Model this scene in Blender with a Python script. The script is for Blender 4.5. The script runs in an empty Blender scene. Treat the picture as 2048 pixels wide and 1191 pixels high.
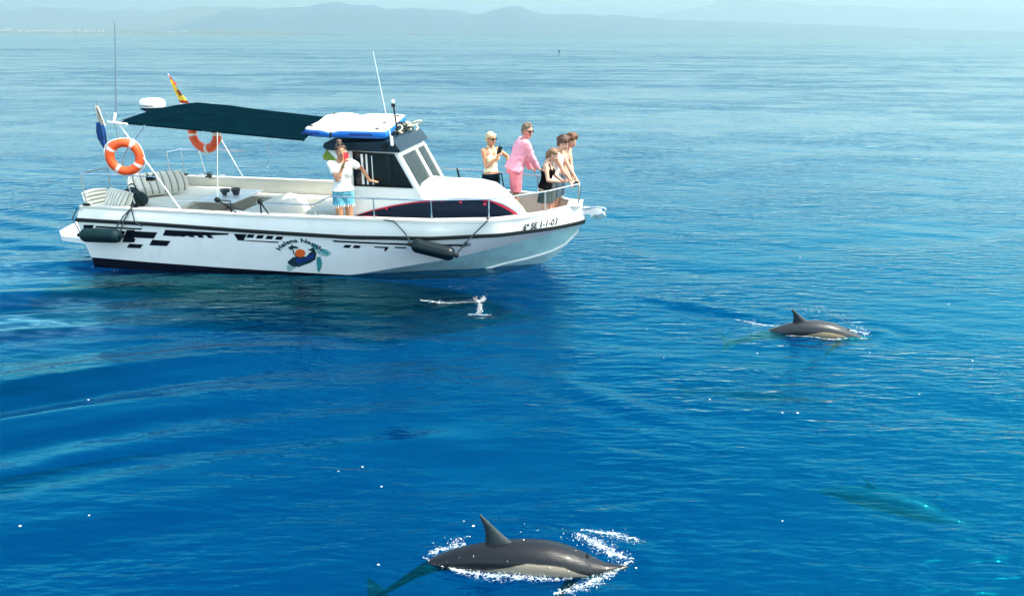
import bpy, bmesh, math, random
import numpy as np
from mathutils import Vector, Matrix, noise as mnoise

# ------------------------------------------------------------------ camera, sky, sun
S = bpy.context.scene
COL = S.collection
R = math.radians
PI = math.pi
CAM_H = 3.7
PITCH = math.atan(527 / 1480.0)
ROLL = R(0.25)
fw = Vector((0, math.cos(PITCH), -math.sin(PITCH)))
rt0 = Vector((1, 0, 0)); up0 = rt0.cross(fw)
rt = rt0 * math.cos(ROLL) + up0 * math.sin(ROLL)
up = up0 * math.cos(ROLL) - rt0 * math.sin(ROLL)
cd = bpy.data.cameras.new('camera'); cam = bpy.data.objects.new('camera', cd); COL.objects.link(cam)
cam.matrix_world = Matrix(((rt.x, up.x, -fw.x, 0), (rt.y, up.y, -fw.y, 0), (rt.z, up.z, -fw.z, CAM_H), (0, 0, 0, 1)))
cd.sensor_fit = 'HORIZONTAL'; cd.sensor_width = 36.0; cd.lens = 36.0 * 1480 / 2048
cd.clip_start = 0.1; cd.clip_end = 90000
S.camera = cam

SUN_EL, SUN_AZ = 57.0, 98.0           # azimuth clockwise from +Y (the view direction)
W = bpy.data.worlds.new('World'); S.world = W; W.use_nodes = True
wn = W.node_tree.nodes; wl = W.node_tree.links
sky = wn.new('ShaderNodeTexSky'); sky.sky_type = 'NISHITA'; sky.sun_disc = False
sky.sun_elevation = R(SUN_EL); sky.sun_rotation = R(SUN_AZ)
sky.air_density = 1.0; sky.dust_density = 2.5; sky.ozone_density = 1.0
bg = wn['Background']; bg.inputs['Strength'].default_value = 0.15
tint = wn.new('ShaderNodeMix'); tint.data_type = 'RGBA'; tint.blend_type = 'MULTIPLY'; tint.inputs[0].default_value = 1
tint.inputs[7].default_value = (1.02, 1.08, 0.90, 1)
wl.new(sky.outputs[0], tint.inputs[6]); wl.new(tint.outputs[2], bg.inputs[0])
sd = bpy.data.lights.new('sun', 'SUN'); sun = bpy.data.objects.new('sun', sd); COL.objects.link(sun)
sd.energy = 2.0; sd.angle = R(0.6); sd.color = (1.0, 0.96, 0.9)
sdir = Vector((math.sin(R(SUN_AZ)) * math.cos(R(SUN_EL)), math.cos(R(SUN_AZ)) * math.cos(R(SUN_EL)), math.sin(R(SUN_EL))))
sun.rotation_euler = sdir.to_track_quat('Z', 'Y').to_euler()
sun.location = (0, 0, 30)
S.view_settings.view_transform = 'Standard'; S.view_settings.look = 'None'
S.view_settings.gamma = 1.0; S.view_settings.use_curve_mapping = False
S.view_settings.exposure = 2.08
S.render.engine = 'CYCLES'
S.cycles.use_denoising = True
S.cycles.max_bounces = 8; S.cycles.transparent_max_bounces = 8
S.cycles.volume_bounces = 1
S.cycles.sample_clamp_indirect = 4.0
S.cycles.caustics_reflective = False; S.cycles.caustics_refractive = False

# ------------------------------------------------------------------ materials
MATS = {}
def mat(name, col=(0.8, 0.8, 0.8), rough=0.5, metal=0.0, var=0.0, vscale=6.0, bump=0.0, bscale=40.0, coat=0.0, spec=0.5, sss=0.0):
    """plain procedural material: base colour with a little noise variation and relief"""
    if name in MATS: return MATS[name]
    m = bpy.data.materials.new(name); m.use_nodes = True
    nt = m.node_tree; b = nt.nodes['Principled BSDF']
    b.inputs['Base Color'].default_value = (*col, 1); b.inputs['Roughness'].default_value = rough
    b.inputs['Metallic'].default_value = metal; b.inputs['Coat Weight'].default_value = coat
    b.inputs['Specular IOR Level'].default_value = spec
    tc = nt.nodes.new('ShaderNodeTexCoord')
    if var > 0:
        n = nt.nodes.new('ShaderNodeTexNoise'); n.inputs['Scale'].default_value = vscale; n.inputs['Detail'].default_value = 5
        nt.links.new(tc.outputs['Object'], n.inputs['Vector'])
        r = nt.nodes.new('ShaderNodeMapRange'); r.inputs[1].default_value = 0.3; r.inputs[2].default_value = 0.7
        r.inputs[3].default_value = 1 - var; r.inputs[4].default_value = 1 + var * 0.4
        nt.links.new(n.outputs['Fac'], r.inputs[0])
        mx = nt.nodes.new('ShaderNodeMix'); mx.data_type = 'RGBA'; mx.blend_type = 'MULTIPLY'; mx.inputs[0].default_value = 1
        mx.inputs[6].default_value = (*col, 1); nt.links.new(r.outputs[0], mx.inputs[7])
        nt.links.new(mx.outputs[2], b.inputs['Base Color'])
        r2 = nt.nodes.new('ShaderNodeMapRange'); r2.inputs[3].default_value = rough * 0.8; r2.inputs[4].default_value = min(1, rough * 1.25)
        nt.links.new(n.outputs['Fac'], r2.inputs[0]); nt.links.new(r2.outputs[0], b.inputs['Roughness'])
    if bump > 0:
        n2 = nt.nodes.new('ShaderNodeTexNoise'); n2.inputs['Scale'].default_value = bscale; n2.inputs['Detail'].default_value = 4
        nt.links.new(tc.outputs['Object'], n2.inputs['Vector'])
        bp = nt.nodes.new('ShaderNodeBump'); bp.inputs['Strength'].default_value = 1; bp.inputs['Distance'].default_value = bump
        nt.links.new(n2.outputs['Fac'], bp.inputs['Height']); nt.links.new(bp.outputs[0], b.inputs['Normal'])
    MATS[name] = m
    return m

def striped(name, cols, scale, axis='X', rough=0.9):
    m = bpy.data.materials.new(name); m.use_nodes = True; nt = m.node_tree; b = nt.nodes['Principled BSDF']
    tc = nt.nodes.new('ShaderNodeTexCoord'); sx = nt.nodes.new('ShaderNodeSeparateXYZ')
    nt.links.new(tc.outputs['UV'], sx.inputs[0])
    mu = nt.nodes.new('ShaderNodeMath'); mu.operation = 'MULTIPLY'; mu.inputs[1].default_value = scale
    nt.links.new(sx.outputs[axis], mu.inputs[0])
    fr = nt.nodes.new('ShaderNodeMath'); fr.operation = 'FRACT'; nt.links.new(mu.outputs[0], fr.inputs[0])
    cr = nt.nodes.new('ShaderNodeValToRGB'); cr.color_ramp.interpolation = 'CONSTANT'
    e = cr.color_ramp.elements
    for i, (p, c) in enumerate(cols):
        if i < 2: el = e[i]; el.position = p
        else: el = e.new(p)
        el.color = (*c, 1)
    nt.links.new(fr.outputs[0], cr.inputs[0]); nt.links.new(cr.outputs[0], b.inputs['Base Color'])
    b.inputs['Roughness'].default_value = rough
    MATS[name] = m
    return m

gel = mat('white_gelcoat', (0.80, 0.80, 0.77), 0.28, var=0.05, vscale=2.5, coat=0.3)
gel_in = mat('cockpit_gelcoat', (0.66, 0.64, 0.57), 0.4, var=0.07, vscale=4)
deck_gel = mat('deck_gelcoat', (0.60, 0.585, 0.54), 0.4, var=0.06, vscale=3)
nonslip = mat('nonslip_deck', (0.52, 0.49, 0.43), 0.75, var=0.1, vscale=9, bump=0.001, bscale=220)
hull_under = mat('hull_underside', (0.42, 0.70, 0.71), 0.4, var=0.18, vscale=5)  # white gelcoat with the teal light bounced off the water put into its colour
antifoul = mat('antifouling', (0.002, 0.004, 0.012), 0.6, var=0.3, vscale=6, spec=0.1)
black_v = mat('black_vinyl', (0.003, 0.004, 0.009), 0.4, var=0.15, spec=0.12)
rubber = mat('black_rubber', (0.004, 0.007, 0.009), 0.5, var=0.2, vscale=12, spec=0.2)
steel = mat('stainless_steel', (0.62, 0.64, 0.66), 0.22, 1.0, var=0.06, vscale=15)
navy = mat('navy_panel', (0.008, 0.016, 0.035), 0.3, var=0.2, vscale=8, coat=0.3)
navy_roof = mat('roof_gelcoat', (0.004, 0.018, 0.032), 0.4, var=0.15, vscale=5, spec=0.25)
redv = mat('red_vinyl', (0.62, 0.02, 0.05), 0.4, var=0.08)
cushion_c = mat('cream_vinyl', (0.80, 0.76, 0.64), 0.6, var=0.06, bump=0.002, bscale=30)
glass_d = mat('dark_glass', (0.004, 0.006, 0.012), 0.05, spec=0.6)
rope_m = mat('dark_rope', (0.012, 0.03, 0.04), 0.9, bump=0.002, bscale=300)
canvas_m = mat('canopy_canvas', (0.001, 0.0085, 0.0135), 0.9, var=0.25, vscale=3, bump=0.012, bscale=5, spec=0.0)
plast_w = mat('white_plastic', (0.8, 0.8, 0.78), 0.35, var=0.03)
alu = mat('painted_tube', (0.7, 0.72, 0.72), 0.3, 0.3, var=0.05)

def glass_mat(name, tint, alpha=0.75):
    m = bpy.data.materials.new(name); m.use_nodes = True; nt = m.node_tree
    for n in list(nt.nodes):
        if n.type != 'OUTPUT_MATERIAL': nt.nodes.remove(n)
    out = [n for n in nt.nodes if n.type == 'OUTPUT_MATERIAL'][0]
    t = nt.nodes.new('ShaderNodeBsdfTransparent'); t.inputs[0].default_value = (*tint, 1)
    g = nt.nodes.new('ShaderNodeBsdfGlossy'); g.inputs['Roughness'].default_value = 0.03
    f = nt.nodes.new('ShaderNodeFresnel'); f.inputs[0].default_value = 1.5
    mx = nt.nodes.new('ShaderNodeMixShader')
    nt.links.new(f.outputs[0], mx.inputs[0]); nt.links.new(t.outputs[0], mx.inputs[1]); nt.links.new(g.outputs[0], mx.inputs[2])
    nt.links.new(mx.outputs[0], out.inputs[0])
    return m
glass_w = glass_mat('windscreen_glass', (0.72, 0.84, 0.86))
glass_y = glass_mat('amber_vinyl', (0.75, 0.68, 0.22))
glass_k = glass_mat('smoked_glass', (0.10, 0.13, 0.17))

# ------------------------------------------------------------------ frames and mesh helpers
HD = R(-9.5)
BR = Matrix.Rotation(HD, 4, 'Z')
XF = Vector((math.cos(HD), math.sin(HD), 0)); 
_h0 = R(-9.5); YPv = Vector((-math.sin(_h0), math.cos(_h0), 0))
_hp = R(-6.5)
BO = Vector((-7.0, 13.35, 0)) + YPv * 0.09
BOAT = Matrix.Translation(BO) @ BR            # boat frame: x forward, y to port (away from the camera), z up from the waterline
WORLD = Matrix.Identity(4)
FR = {}

def tag(o, label, cat, group=None, kind=None):
    if label: o['label'] = label
    if cat: o['category'] = cat
    if group: o['group'] = group
    if kind: o['kind'] = kind
    return o

def thing(name, label, cat, base=(0, 0, 0), yaw=0.0, frame=BOAT, group=None, kind=None):
    o = bpy.data.objects.new(name, None); COL.objects.link(o); o.empty_display_size = 0.2
    m = frame @ Matrix.Translation(Vector(base)) @ Matrix.Rotation(yaw, 4, 'Z')
    o.matrix_world = m; FR[o.name] = m
    return tag(o, label, cat, group, kind)

class MB:
    def __init__(s): s.v = []; s.f = []; s.uv = None
    def add(s, vs, fs):
        b = len(s.v); s.v += [tuple(p) for p in vs]; s.f += [tuple(i + b for i in f) for f in fs]; return s
    def box(s, x0, x1, y0, y1, z0, z1, bev=0.0):
        bm = bmesh.new(); bmesh.ops.create_cube(bm, size=1)
        for v in bm.verts: v.co = Vector(((x0 + x1) / 2 + v.co.x * (x1 - x0), (y0 + y1) / 2 + v.co.y * (y1 - y0), (z0 + z1) / 2 + v.co.z * (z1 - z0)))
        if bev > 0: bmesh.ops.bevel(bm, geom=list(bm.edges), offset=bev, segments=2, affect='EDGES', profile=0.6)
        return s.bm(bm)
    def bm(s, bm, M=None):
        bm.verts.index_update()
        vs = [(M @ v.co if M else v.co.copy()) for v in bm.verts]
        s.add(vs, [[v.index for v in f.verts] for f in bm.faces]); bm.free(); return s
    def tube(s, pts, r, n=8, cap=True):
        pts = [Vector(p) for p in pts]; rr = r if isinstance(r, (list, tuple)) else [r] * len(pts)
        rings = []; t0 = (pts[1] - pts[0]).normalized()
        a = Vector((0, 0, 1)) if abs(t0.z) < 0.9 else Vector((1, 0, 0))
        u = t0.cross(a).normalized()
        for i, p in enumerate(pts):
            t = (pts[min(i + 1, len(pts) - 1)] - pts[max(i - 1, 0)]).normalized()
            u = (u - t * u.dot(t)).normalized(); w = t.cross(u)
            rings.append([p + (u * math.cos(k * 2 * PI / n) + w * math.sin(k * 2 * PI / n)) * rr[i] for k in range(n)])
        vs = [v for rg in rings for v in rg]; fs = []
        for i in range(len(pts) - 1):
            for k in range(n):
                fs.append((i * n + k, i * n + (k + 1) % n, (i + 1) * n + (k + 1) % n, (i + 1) * n + k))
        if cap: fs.append(tuple(range(n - 1, -1, -1))); fs.append(tuple((len(pts) - 1) * n + k for k in range(n)))
        return s.add(vs, fs)
    def loft(s, rings, closed=True, cap=True):
        n = len(rings[0]); vs = [v for rg in rings for v in rg]; fs = []
        for i in range(len(rings) - 1):
            for k in range(n if closed else n - 1):
                fs.append((i * n + k, i * n + (k + 1) % n, (i + 1) * n + (k + 1) % n, (i + 1) * n + k))
        if cap and closed: fs.append(tuple(range(n - 1, -1, -1))); fs.append(tuple((len(rings) - 1) * n + k for k in range(n)))
        return s.add(vs, fs)
    def ell(s, c, r, M=None, u=16, v=10):
        bm = bmesh.new(); bmesh.ops.create_uvsphere(bm, u_segments=u, v_segments=v, radius=1)
        T = Matrix.Translation(Vector(c)) @ (M.to_4x4() if M else Matrix.Identity(4)) @ Matrix.Diagonal((r[0], r[1], r[2], 1))
        return s.bm(bm, T)
    def cap_(s, a, b, ra, rb, n=12):
        """tapered capsule"""
        a = Vector(a); b = Vector(b); d = (b - a); L = d.length; d.normalize()
        pts = []; rr = []
        for k in range(5):
            th = PI / 2 * (1 - k / 4.0); pts.append(a - d * ra * math.sin(th)); rr.append(max(ra * math.cos(th), ra * 0.03))
        for k in range(5):
            th = PI / 2 * (k / 4.0); pts.append(b + d * rb * math.sin(th)); rr.append(max(rb * math.cos(th), rb * 0.03))
        return s.tube(pts, rr, n)
    def prism(s, poly, y0, y1, ax='y'):
        """polygon extruded along an axis (poly in the other two coordinates)"""
        def P(a, b, c): return {'y': (a, c, b), 'x': (c, a, b), 'z': (a, b, c)}[ax]
        n = len(poly); vs = [P(a, b, y0) for a, b in poly] + [P(a, b, y1) for a, b in poly]
        fs = [tuple(range(n)), tuple(range(2 * n - 1, n - 1, -1))] + [(i, i + n, (i + 1) % n + n, (i + 1) % n) for i in range(n)]
        return s.add(vs, fs)
    def torus(s, c, Rr, r, M=None, nu=40, nv=14, a0=0.0, a1=2 * PI, flat=1.0):
        M = M or Matrix.Identity(3); c = Vector(c); full = abs(a1 - a0 - 2 * PI) < 1e-6
        cnt = nu if full else nu + 1; rings = []
        for i in range(cnt):
            a = a0 + (a1 - a0) * i / nu; e = Vector((math.cos(a), math.sin(a), 0))
            rings.append([c + M @ (e * (Rr + r * math.cos(b)) + Vector((0, 0, r * flat * math.sin(b)))) for b in [2 * PI * k / nv for k in range(nv)]])
        if full: rings.append(rings[0])
        return s.loft(rings, True, not full)

def obj(name, mb, m, parent=None, smooth=30, frame=BOAT, label=None, kind=None, doubles=True):
    """link an MB (coordinates in `frame`) as ONE mesh object, child of parent"""
    me = bpy.data.meshes.new(name)
    root = parent
    while root is not None and root.parent is not None: root = root.parent
    base = FR[root.name] if root is not None else WORLD
    T = base.inverted() @ frame
    me.from_pydata([tuple(T @ Vector(p)) for p in mb.v], [], mb.f)
    if mb.uv is not None:
        l = me.uv_layers.new(name='UVMap')
        for lp in me.loops: l.data[lp.index].uv = mb.uv[lp.vertex_index]
    bm = bmesh.new(); bm.from_mesh(me)
    if doubles and mb.uv is None: bmesh.ops.remove_doubles(bm, verts=bm.verts, dist=1e-5)
    bmesh.ops.recalc_face_normals(bm, faces=bm.faces)
    if smooth is not None:
        for f in bm.faces: f.smooth = True
        for e in bm.edges:
            if len(e.link_faces) == 2 and e.calc_face_angle(0) > R(smooth): e.smooth = False
    bm.to_mesh(me); bm.free()
    me.materials.append(m)
    o = bpy.data.objects.new(name, me); COL.objects.link(o)
    if parent is not None: o.parent = parent
    if label: o['label'] = label
    if kind: o['kind'] = kind
    return o

def remesh(mb, voxel, smooth_it=3, fac=0.5, planes=()):
    """fuse an MB into one continuous skin"""
    me = bpy.data.meshes.new('tmp'); me.from_pydata(mb.v, [], mb.f)
    bm = bmesh.new(); bm.from_mesh(me); bmesh.ops.recalc_face_normals(bm, faces=bm.faces); bm.to_mesh(me); bm.free()
    o = bpy.data.objects.new('tmp', me); COL.objects.link(o)
    r = o.modifiers.new('r', 'REMESH'); r.mode = 'VOXEL'; r.voxel_size = voxel
    s = o.modifiers.new('s', 'SMOOTH'); s.factor = fac; s.iterations = smooth_it
    dg = bpy.context.evaluated_depsgraph_get(); e = o.evaluated_get(dg); m2 = e.to_mesh()
    bm = bmesh.new(); bm.from_mesh(m2); e.to_mesh_clear()
    bpy.data.objects.remove(o); bpy.data.meshes.remove(me)
    for co, no in planes:            # cut away the side the normal points to
        bmesh.ops.bisect_plane(bm, geom=bm.verts[:] + bm.edges[:] + bm.faces[:], plane_co=co, plane_no=no, clear_outer=True)
    out = MB(); out.bm(bm); return out

def bend(p, q, sag, n=8):
    p = Vector(p); q = Vector(q)
    return [p.lerp(q, i / n) - Vector((0, 0, sag * 4 * (i / n) * (1 - i / n))) for i in range(n + 1)]

def rounded(pts, r, n=4):
    """polyline with rounded corners"""
    pts = [Vector(p) for p in pts]; out = [pts[0]]
    for i in range(1, len(pts) - 1):
        a, b, c = pts[i - 1], pts[i], pts[i + 1]
        d1 = (a - b); d2 = (c - b); k = min(r, d1.length * 0.45, d2.length * 0.45)
        p0 = b + d1.normalized() * k; p2 = b + d2.normalized() * k
        for j in range(n + 1):
            t = j / n; out.append(p0 * (1 - t) ** 2 + b * 2 * t * (1 - t) + p2 * t * t)
    out.append(pts[-1]); return out

# ------------------------------------------------------------------ sea
rnd = random.Random(7)
def water_material():
    m = bpy.data.materials.new('sea_water'); m.use_nodes = True; nt = m.node_tree; N = nt.nodes.new; L = nt.links.new
    nt.nodes.remove(nt.nodes['Principled BSDF']); out = [n for n in nt.nodes if n.type == 'OUTPUT_MATERIAL'][0]
    geo = N('ShaderNodeNewGeometry')
    def noise(scale, sx, sy, rot, detail=3, rough=0.55, dist=0.0):
        mp = N('ShaderNodeMapping'); mp.inputs['Scale'].default_value = (sx, sy, 1); mp.inputs['Rotation'].default_value = (0, 0, R(rot))
        L(geo.outputs['Position'], mp.inputs[0])
        n = N('ShaderNodeTexNoise'); n.inputs['Scale'].default_value = scale; n.inputs['Detail'].default_value = detail
        n.inputs['Roughness'].default_value = rough; n.inputs['Distortion'].default_value = dist
        L(mp.outputs[0], n.inputs['Vector']); return n
    def mr(src, a, b_, c, d):
        r = N('ShaderNodeMapRange'); r.interpolation_type = 'SMOOTHSTEP'
        for i, x in enumerate((a, b_, c, d)): r.inputs[i + 1].default_value = x
        L(src, r.inputs[0]); return r.outputs[0]
    def mul(a, b_):
        x = N('ShaderNodeMath'); x.operation = 'MULTIPLY'
        for i, s in enumerate((a, b_)):
            if isinstance(s, float): x.inputs[i].default_value = s
            else: L(s, x.inputs[i])
        return x.outputs[0]
    def addn(a, b_):
        x = N('ShaderNodeMath'); x.operation = 'ADD'; L(a, x.inputs[0]); L(b_, x.inputs[1]); return x.outputs[0]
    rip = noise(1.0, 2.3, 8.2, 3, 2.5, 0.5, 0.2)
    chop = noise(1.0, 6.0, 19.0, -7, 2.5, 0.5, 0.2)
    swell = noise(1.0, 0.35, 0.9, 8, 2, 0.5)
    slick = noise(1.0, 0.045, 0.16, 6, 4, 0.55, 0.6)
    patch = noise(1.0, 0.30, 0.55, 20, 3, 0.5, 0.5)
    far_slick = noise(1.0, 0.0016, 0.011, 3, 4, 0.6, 0.3)
    # wake patches astern and on the starboard quarter: mask for the painted sky sheen
    def blob(cx, cy, rx, ry, rot):
        mp = N('ShaderNodeMapping'); mp.vector_type = 'TEXTURE'; mp.inputs['Location'].default_value = (cx, cy, 0); mp.inputs['Rotation'].default_value = (0, 0, R(rot)); mp.inputs['Scale'].default_value = (rx, ry, 1)
        L(geo.outputs['Position'], mp.inputs[0]); g = N('ShaderNodeVectorMath'); g.operation = 'LENGTH'; sc_ = N('ShaderNodeVectorMath'); sc_.operation = 'MULTIPLY'; sc_.inputs[1].default_value = (1, 1, 0)
        L(mp.outputs[0], sc_.inputs[0]); L(sc_.outputs[0], g.inputs[0]); return mr(g.outputs['Value'], 1.0, 0.2, 0.0, 1.0)
    def mx2(a, b_):
        x = N('ShaderNodeMath'); x.operation = 'MAXIMUM'; L(a, x.inputs[0]); L(b_, x.inputs[1]); return x.outputs[0]
    wk = mx2(blob(-8.6, 11.6, 3.2, 1.2, 4), blob(-6.8, 9.3, 2.8, 1.5, 12))
    def one_minus(a):
        x = N('ShaderNodeMath'); x.operation = 'SUBTRACT'; x.inputs[0].default_value = 1; L(a, x.inputs[1]); return x.outputs[0]
    wkn = noise(1.0, 0.45, 2.6, -16, 5, 0.62, 0.9)
    wk = mul(wk, mul(mr(wkn.outputs['Fac'], 0.34, 0.62, 0.0, 1.0), mul(mr(rip.outputs['Fac'], 0.32, 0.6, 0.25, 1.0), mr(chop.outputs['Fac'], 0.3, 0.6, 0.5, 1.0))))
    s1 = mr(slick.outputs['Fac'], 0.40, 0.60, 0.45, 1.0)
    s2 = mr(patch.outputs['Fac'], 0.36, 0.58, 0.45, 1.0)
    s3 = mr(far_slick.outputs['Fac'], 0.38, 0.62, 0.5, 0.95)
    calm = one_minus(mx2(mul(mx2(blob(-0.75, 6.35, 1.5, 0.8, 8), blob(0.05, 5.85, 1.2, 0.6, -4)), 0.8), mul(mx2(blob(-4.8, 6.9, 3.0, 1.6, 22), blob(-7.6, 10.2, 3.4, 2.2, 8)), 0.45)))
    st = mul(mul(mul(s1, s2), s3), calm)
    h = addn(mul(rip.outputs['Fac'], 0.095), mul(chop.outputs['Fac'], 0.026))
    h = addn(mul(h, st), mul(swell.outputs['Fac'], 0.014))
    bp = N('ShaderNodeBump'); bp.inputs['Strength'].default_value = 1; bp.inputs['Distance'].default_value = 1.0
    L(h, bp.inputs['Height']); nrm = bp.outputs[0]
    fr = N('ShaderNodeFresnel'); fr.inputs[0].default_value = 1.46; L(nrm, fr.inputs['Normal'])
    # clear deep water: light scattered back from below is blue, the mirrored sky turns cyan at steep angles
    dif = N('ShaderNodeBsdfDiffuse'); dif.inputs[0].default_value = (0.0, 0.014, 0.062, 1); L(nrm, dif.inputs['Normal'])
    # pale sky sheen on the wake, painted into the water's diffuse colour
    wake_sheen = N('ShaderNodeMix'); wake_sheen.data_type = 'RGBA'; L(mul(wk, 0.55), wake_sheen.inputs[0]); wake_sheen.inputs[6].default_value = (0.0, 0.020, 0.085, 1); wake_sheen.inputs[7].default_value = (0.11, 0.25, 0.30, 1); L(wake_sheen.outputs[2], dif.inputs[0])
    tr = N('ShaderNodeBsdfTransparent'); tr.inputs[0].default_value = (0.2, 0.86, 1.0, 1)
    body = N('ShaderNodeMixShader'); body.inputs[0].default_value = 0.72; L(mul(one_minus(wk), 0.95), body.inputs[0]); L(dif.outputs[0], body.inputs[1]); L(tr.outputs[0], body.inputs[2])
    cr = N('ShaderNodeValToRGB'); e = cr.color_ramp.elements
    for i, (p, c) in enumerate(((0.02, (0.0, 0.72, 0.95)), (0.10, (0.03, 0.84, 0.94)), (0.22, (0.20, 0.86, 0.90)), (0.5, (0.86, 0.96, 0.92)))):
        el = e[i] if i < 2 else e.new(p); el.position = p; el.color = (*c, 1)
    L(fr.outputs[0], cr.inputs[0])
    gl = N('ShaderNodeBsdfGlossy'); gl.inputs['Roughness'].default_value = 0.03; L(cr.outputs[0], gl.inputs[0]); L(nrm, gl.inputs['Normal'])
    mx = N('ShaderNodeMixShader'); L(fr.outputs[0], mx.inputs[0]); L(body.outputs[0], mx.inputs[1]); L(gl.outputs[0], mx.inputs[2])
    L(mx.outputs[0], out.inputs[0])
    return m
sea_m = water_material()

SEA_X, SEA_Y0, SEA_Y1 = 24.0, -2.0, 46.0
def sea_height(X, Y):
    """small swell plus the tour boat's wake (starboard side) and the dolphins' bow ripples; fades to 0 at the sheet's rim"""
    rs = np.random.RandomState(3)
    Z = np.zeros_like(X)
    for i in range(26):
        lam = 0.27 * (1.15 ** i) if i < 14 else rs.uniform(0.6, 3.2)
        th = rs.normal(PI / 2, 0.30)
        k = 2 * PI / lam; amp = 0.0068 * lam ** 0.9 * rs.uniform(0.5, 1.0) * (1.0 if lam < 0.9 else 0.5)
        Z += amp * np.sin(k * (X * np.cos(th) + Y * np.sin(th)) + rs.uniform(0, 6.28))
    Z *= 0.55
    # wake packets: crest lines run back and out from the stern
    def packet(cx, cy, rx, ry, ang, lam, amp, ph=0.0, curve=0.0):
        ca, sa = math.cos(R(ang)), math.sin(R(ang))
        u = (X - cx) * ca + (Y - cy) * sa; v = -(X - cx) * sa + (Y - cy) * ca
        env = np.exp(-(u / rx) ** 2 - (v / ry) ** 2)
        return amp * env * np.sin(2 * PI / lam * (v + curve * u * u) + ph)
    Z += packet(-4.6, 6.6, 2.6, 1.6, 24, 1.05, 0.045, 0.4, 0.05)
    Z += packet(-3.2, 6.2, 2.2, 1.2, 20, 0.62, 0.016, 0.0, 0.06)
    Z += packet(-7.6, 10.2, 2.6, 1.5, 8, 0.85, 0.038, 0.8, -0.03)
    Z += packet(-9.5, 12.6, 2.8, 1.0, -4, 0.42, 0.016)
    Z += packet(-6.0, 9.0, 1.8, 0.9, 14, 0.55, 0.016, 1.3, 0.04)
    Z += packet(-11.0, 15.0, 3.0, 2.2, -22, 0.9, 0.03, 0.2)
    Z += packet(-4.6, 6.6, 2.9, 1.9, 22, 1.55, 0.050, 2.2, 0.04)
    Z += packet(-7.6, 10.4, 2.9, 1.9, 8, 1.7, 0.060, 0.6, -0.02)
    Z += packet(-8.2, 11.5, 2.6, 1.3, 2, 0.40, 0.013, 0.3, -0.05)
    Z += packet(-6.5, 9.2, 2.3, 1.1, 14, 0.36, 0.012, 1.0, 0.05)
    Z += packet(-4.8, 7.3, 2.0, 0.9, 24, 0.33, 0.010, 0.0, 0.06)
    Z += packet(-12.5, 19.0, 4.5, 3.5, -16, 0.85, 0.020, 0.5, 0.02)
    Z += packet(-2.2, 9.2, 2.2, 1.0, -6, 0.42, 0.008, 0.5, 0.03)
    Z += packet(0.95, 7.2, 0.9, 0.35, -38, 0.7, 0.03, 1.2)
    Z += packet(2.6, 10.0, 1.0, 0.3, -28, 0.6, 0.03, 0.2)
    Z += packet(-0.9, 6.0, 1.4, 0.8, 12, 1.3, 0.012, 0.2)
    # ripples around the near and the far dolphin
    for cx, cy, a, rr in ((0.5, 4.5, 0.014, 0.9), (4.4, 8.95, 0.014, 0.8), (-0.45, 9.85, 0.02, 0.8)):
        d = np.hypot((X - cx) * 0.8, (Y - cy) * 1.3)
        Z += a * np.exp(-(d / rr) ** 2) * np.cos(2 * PI * d / 0.42)
    # hollow pushed up along the near dolphin's snout
    edge = np.clip((SEA_X - np.abs(X)) / 4, 0, 1) * np.clip((SEA_Y1 - Y) / 8, 0, 1) * np.clip((Y - SEA_Y0) / 2, 0, 1)
    return Z * edge
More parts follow.
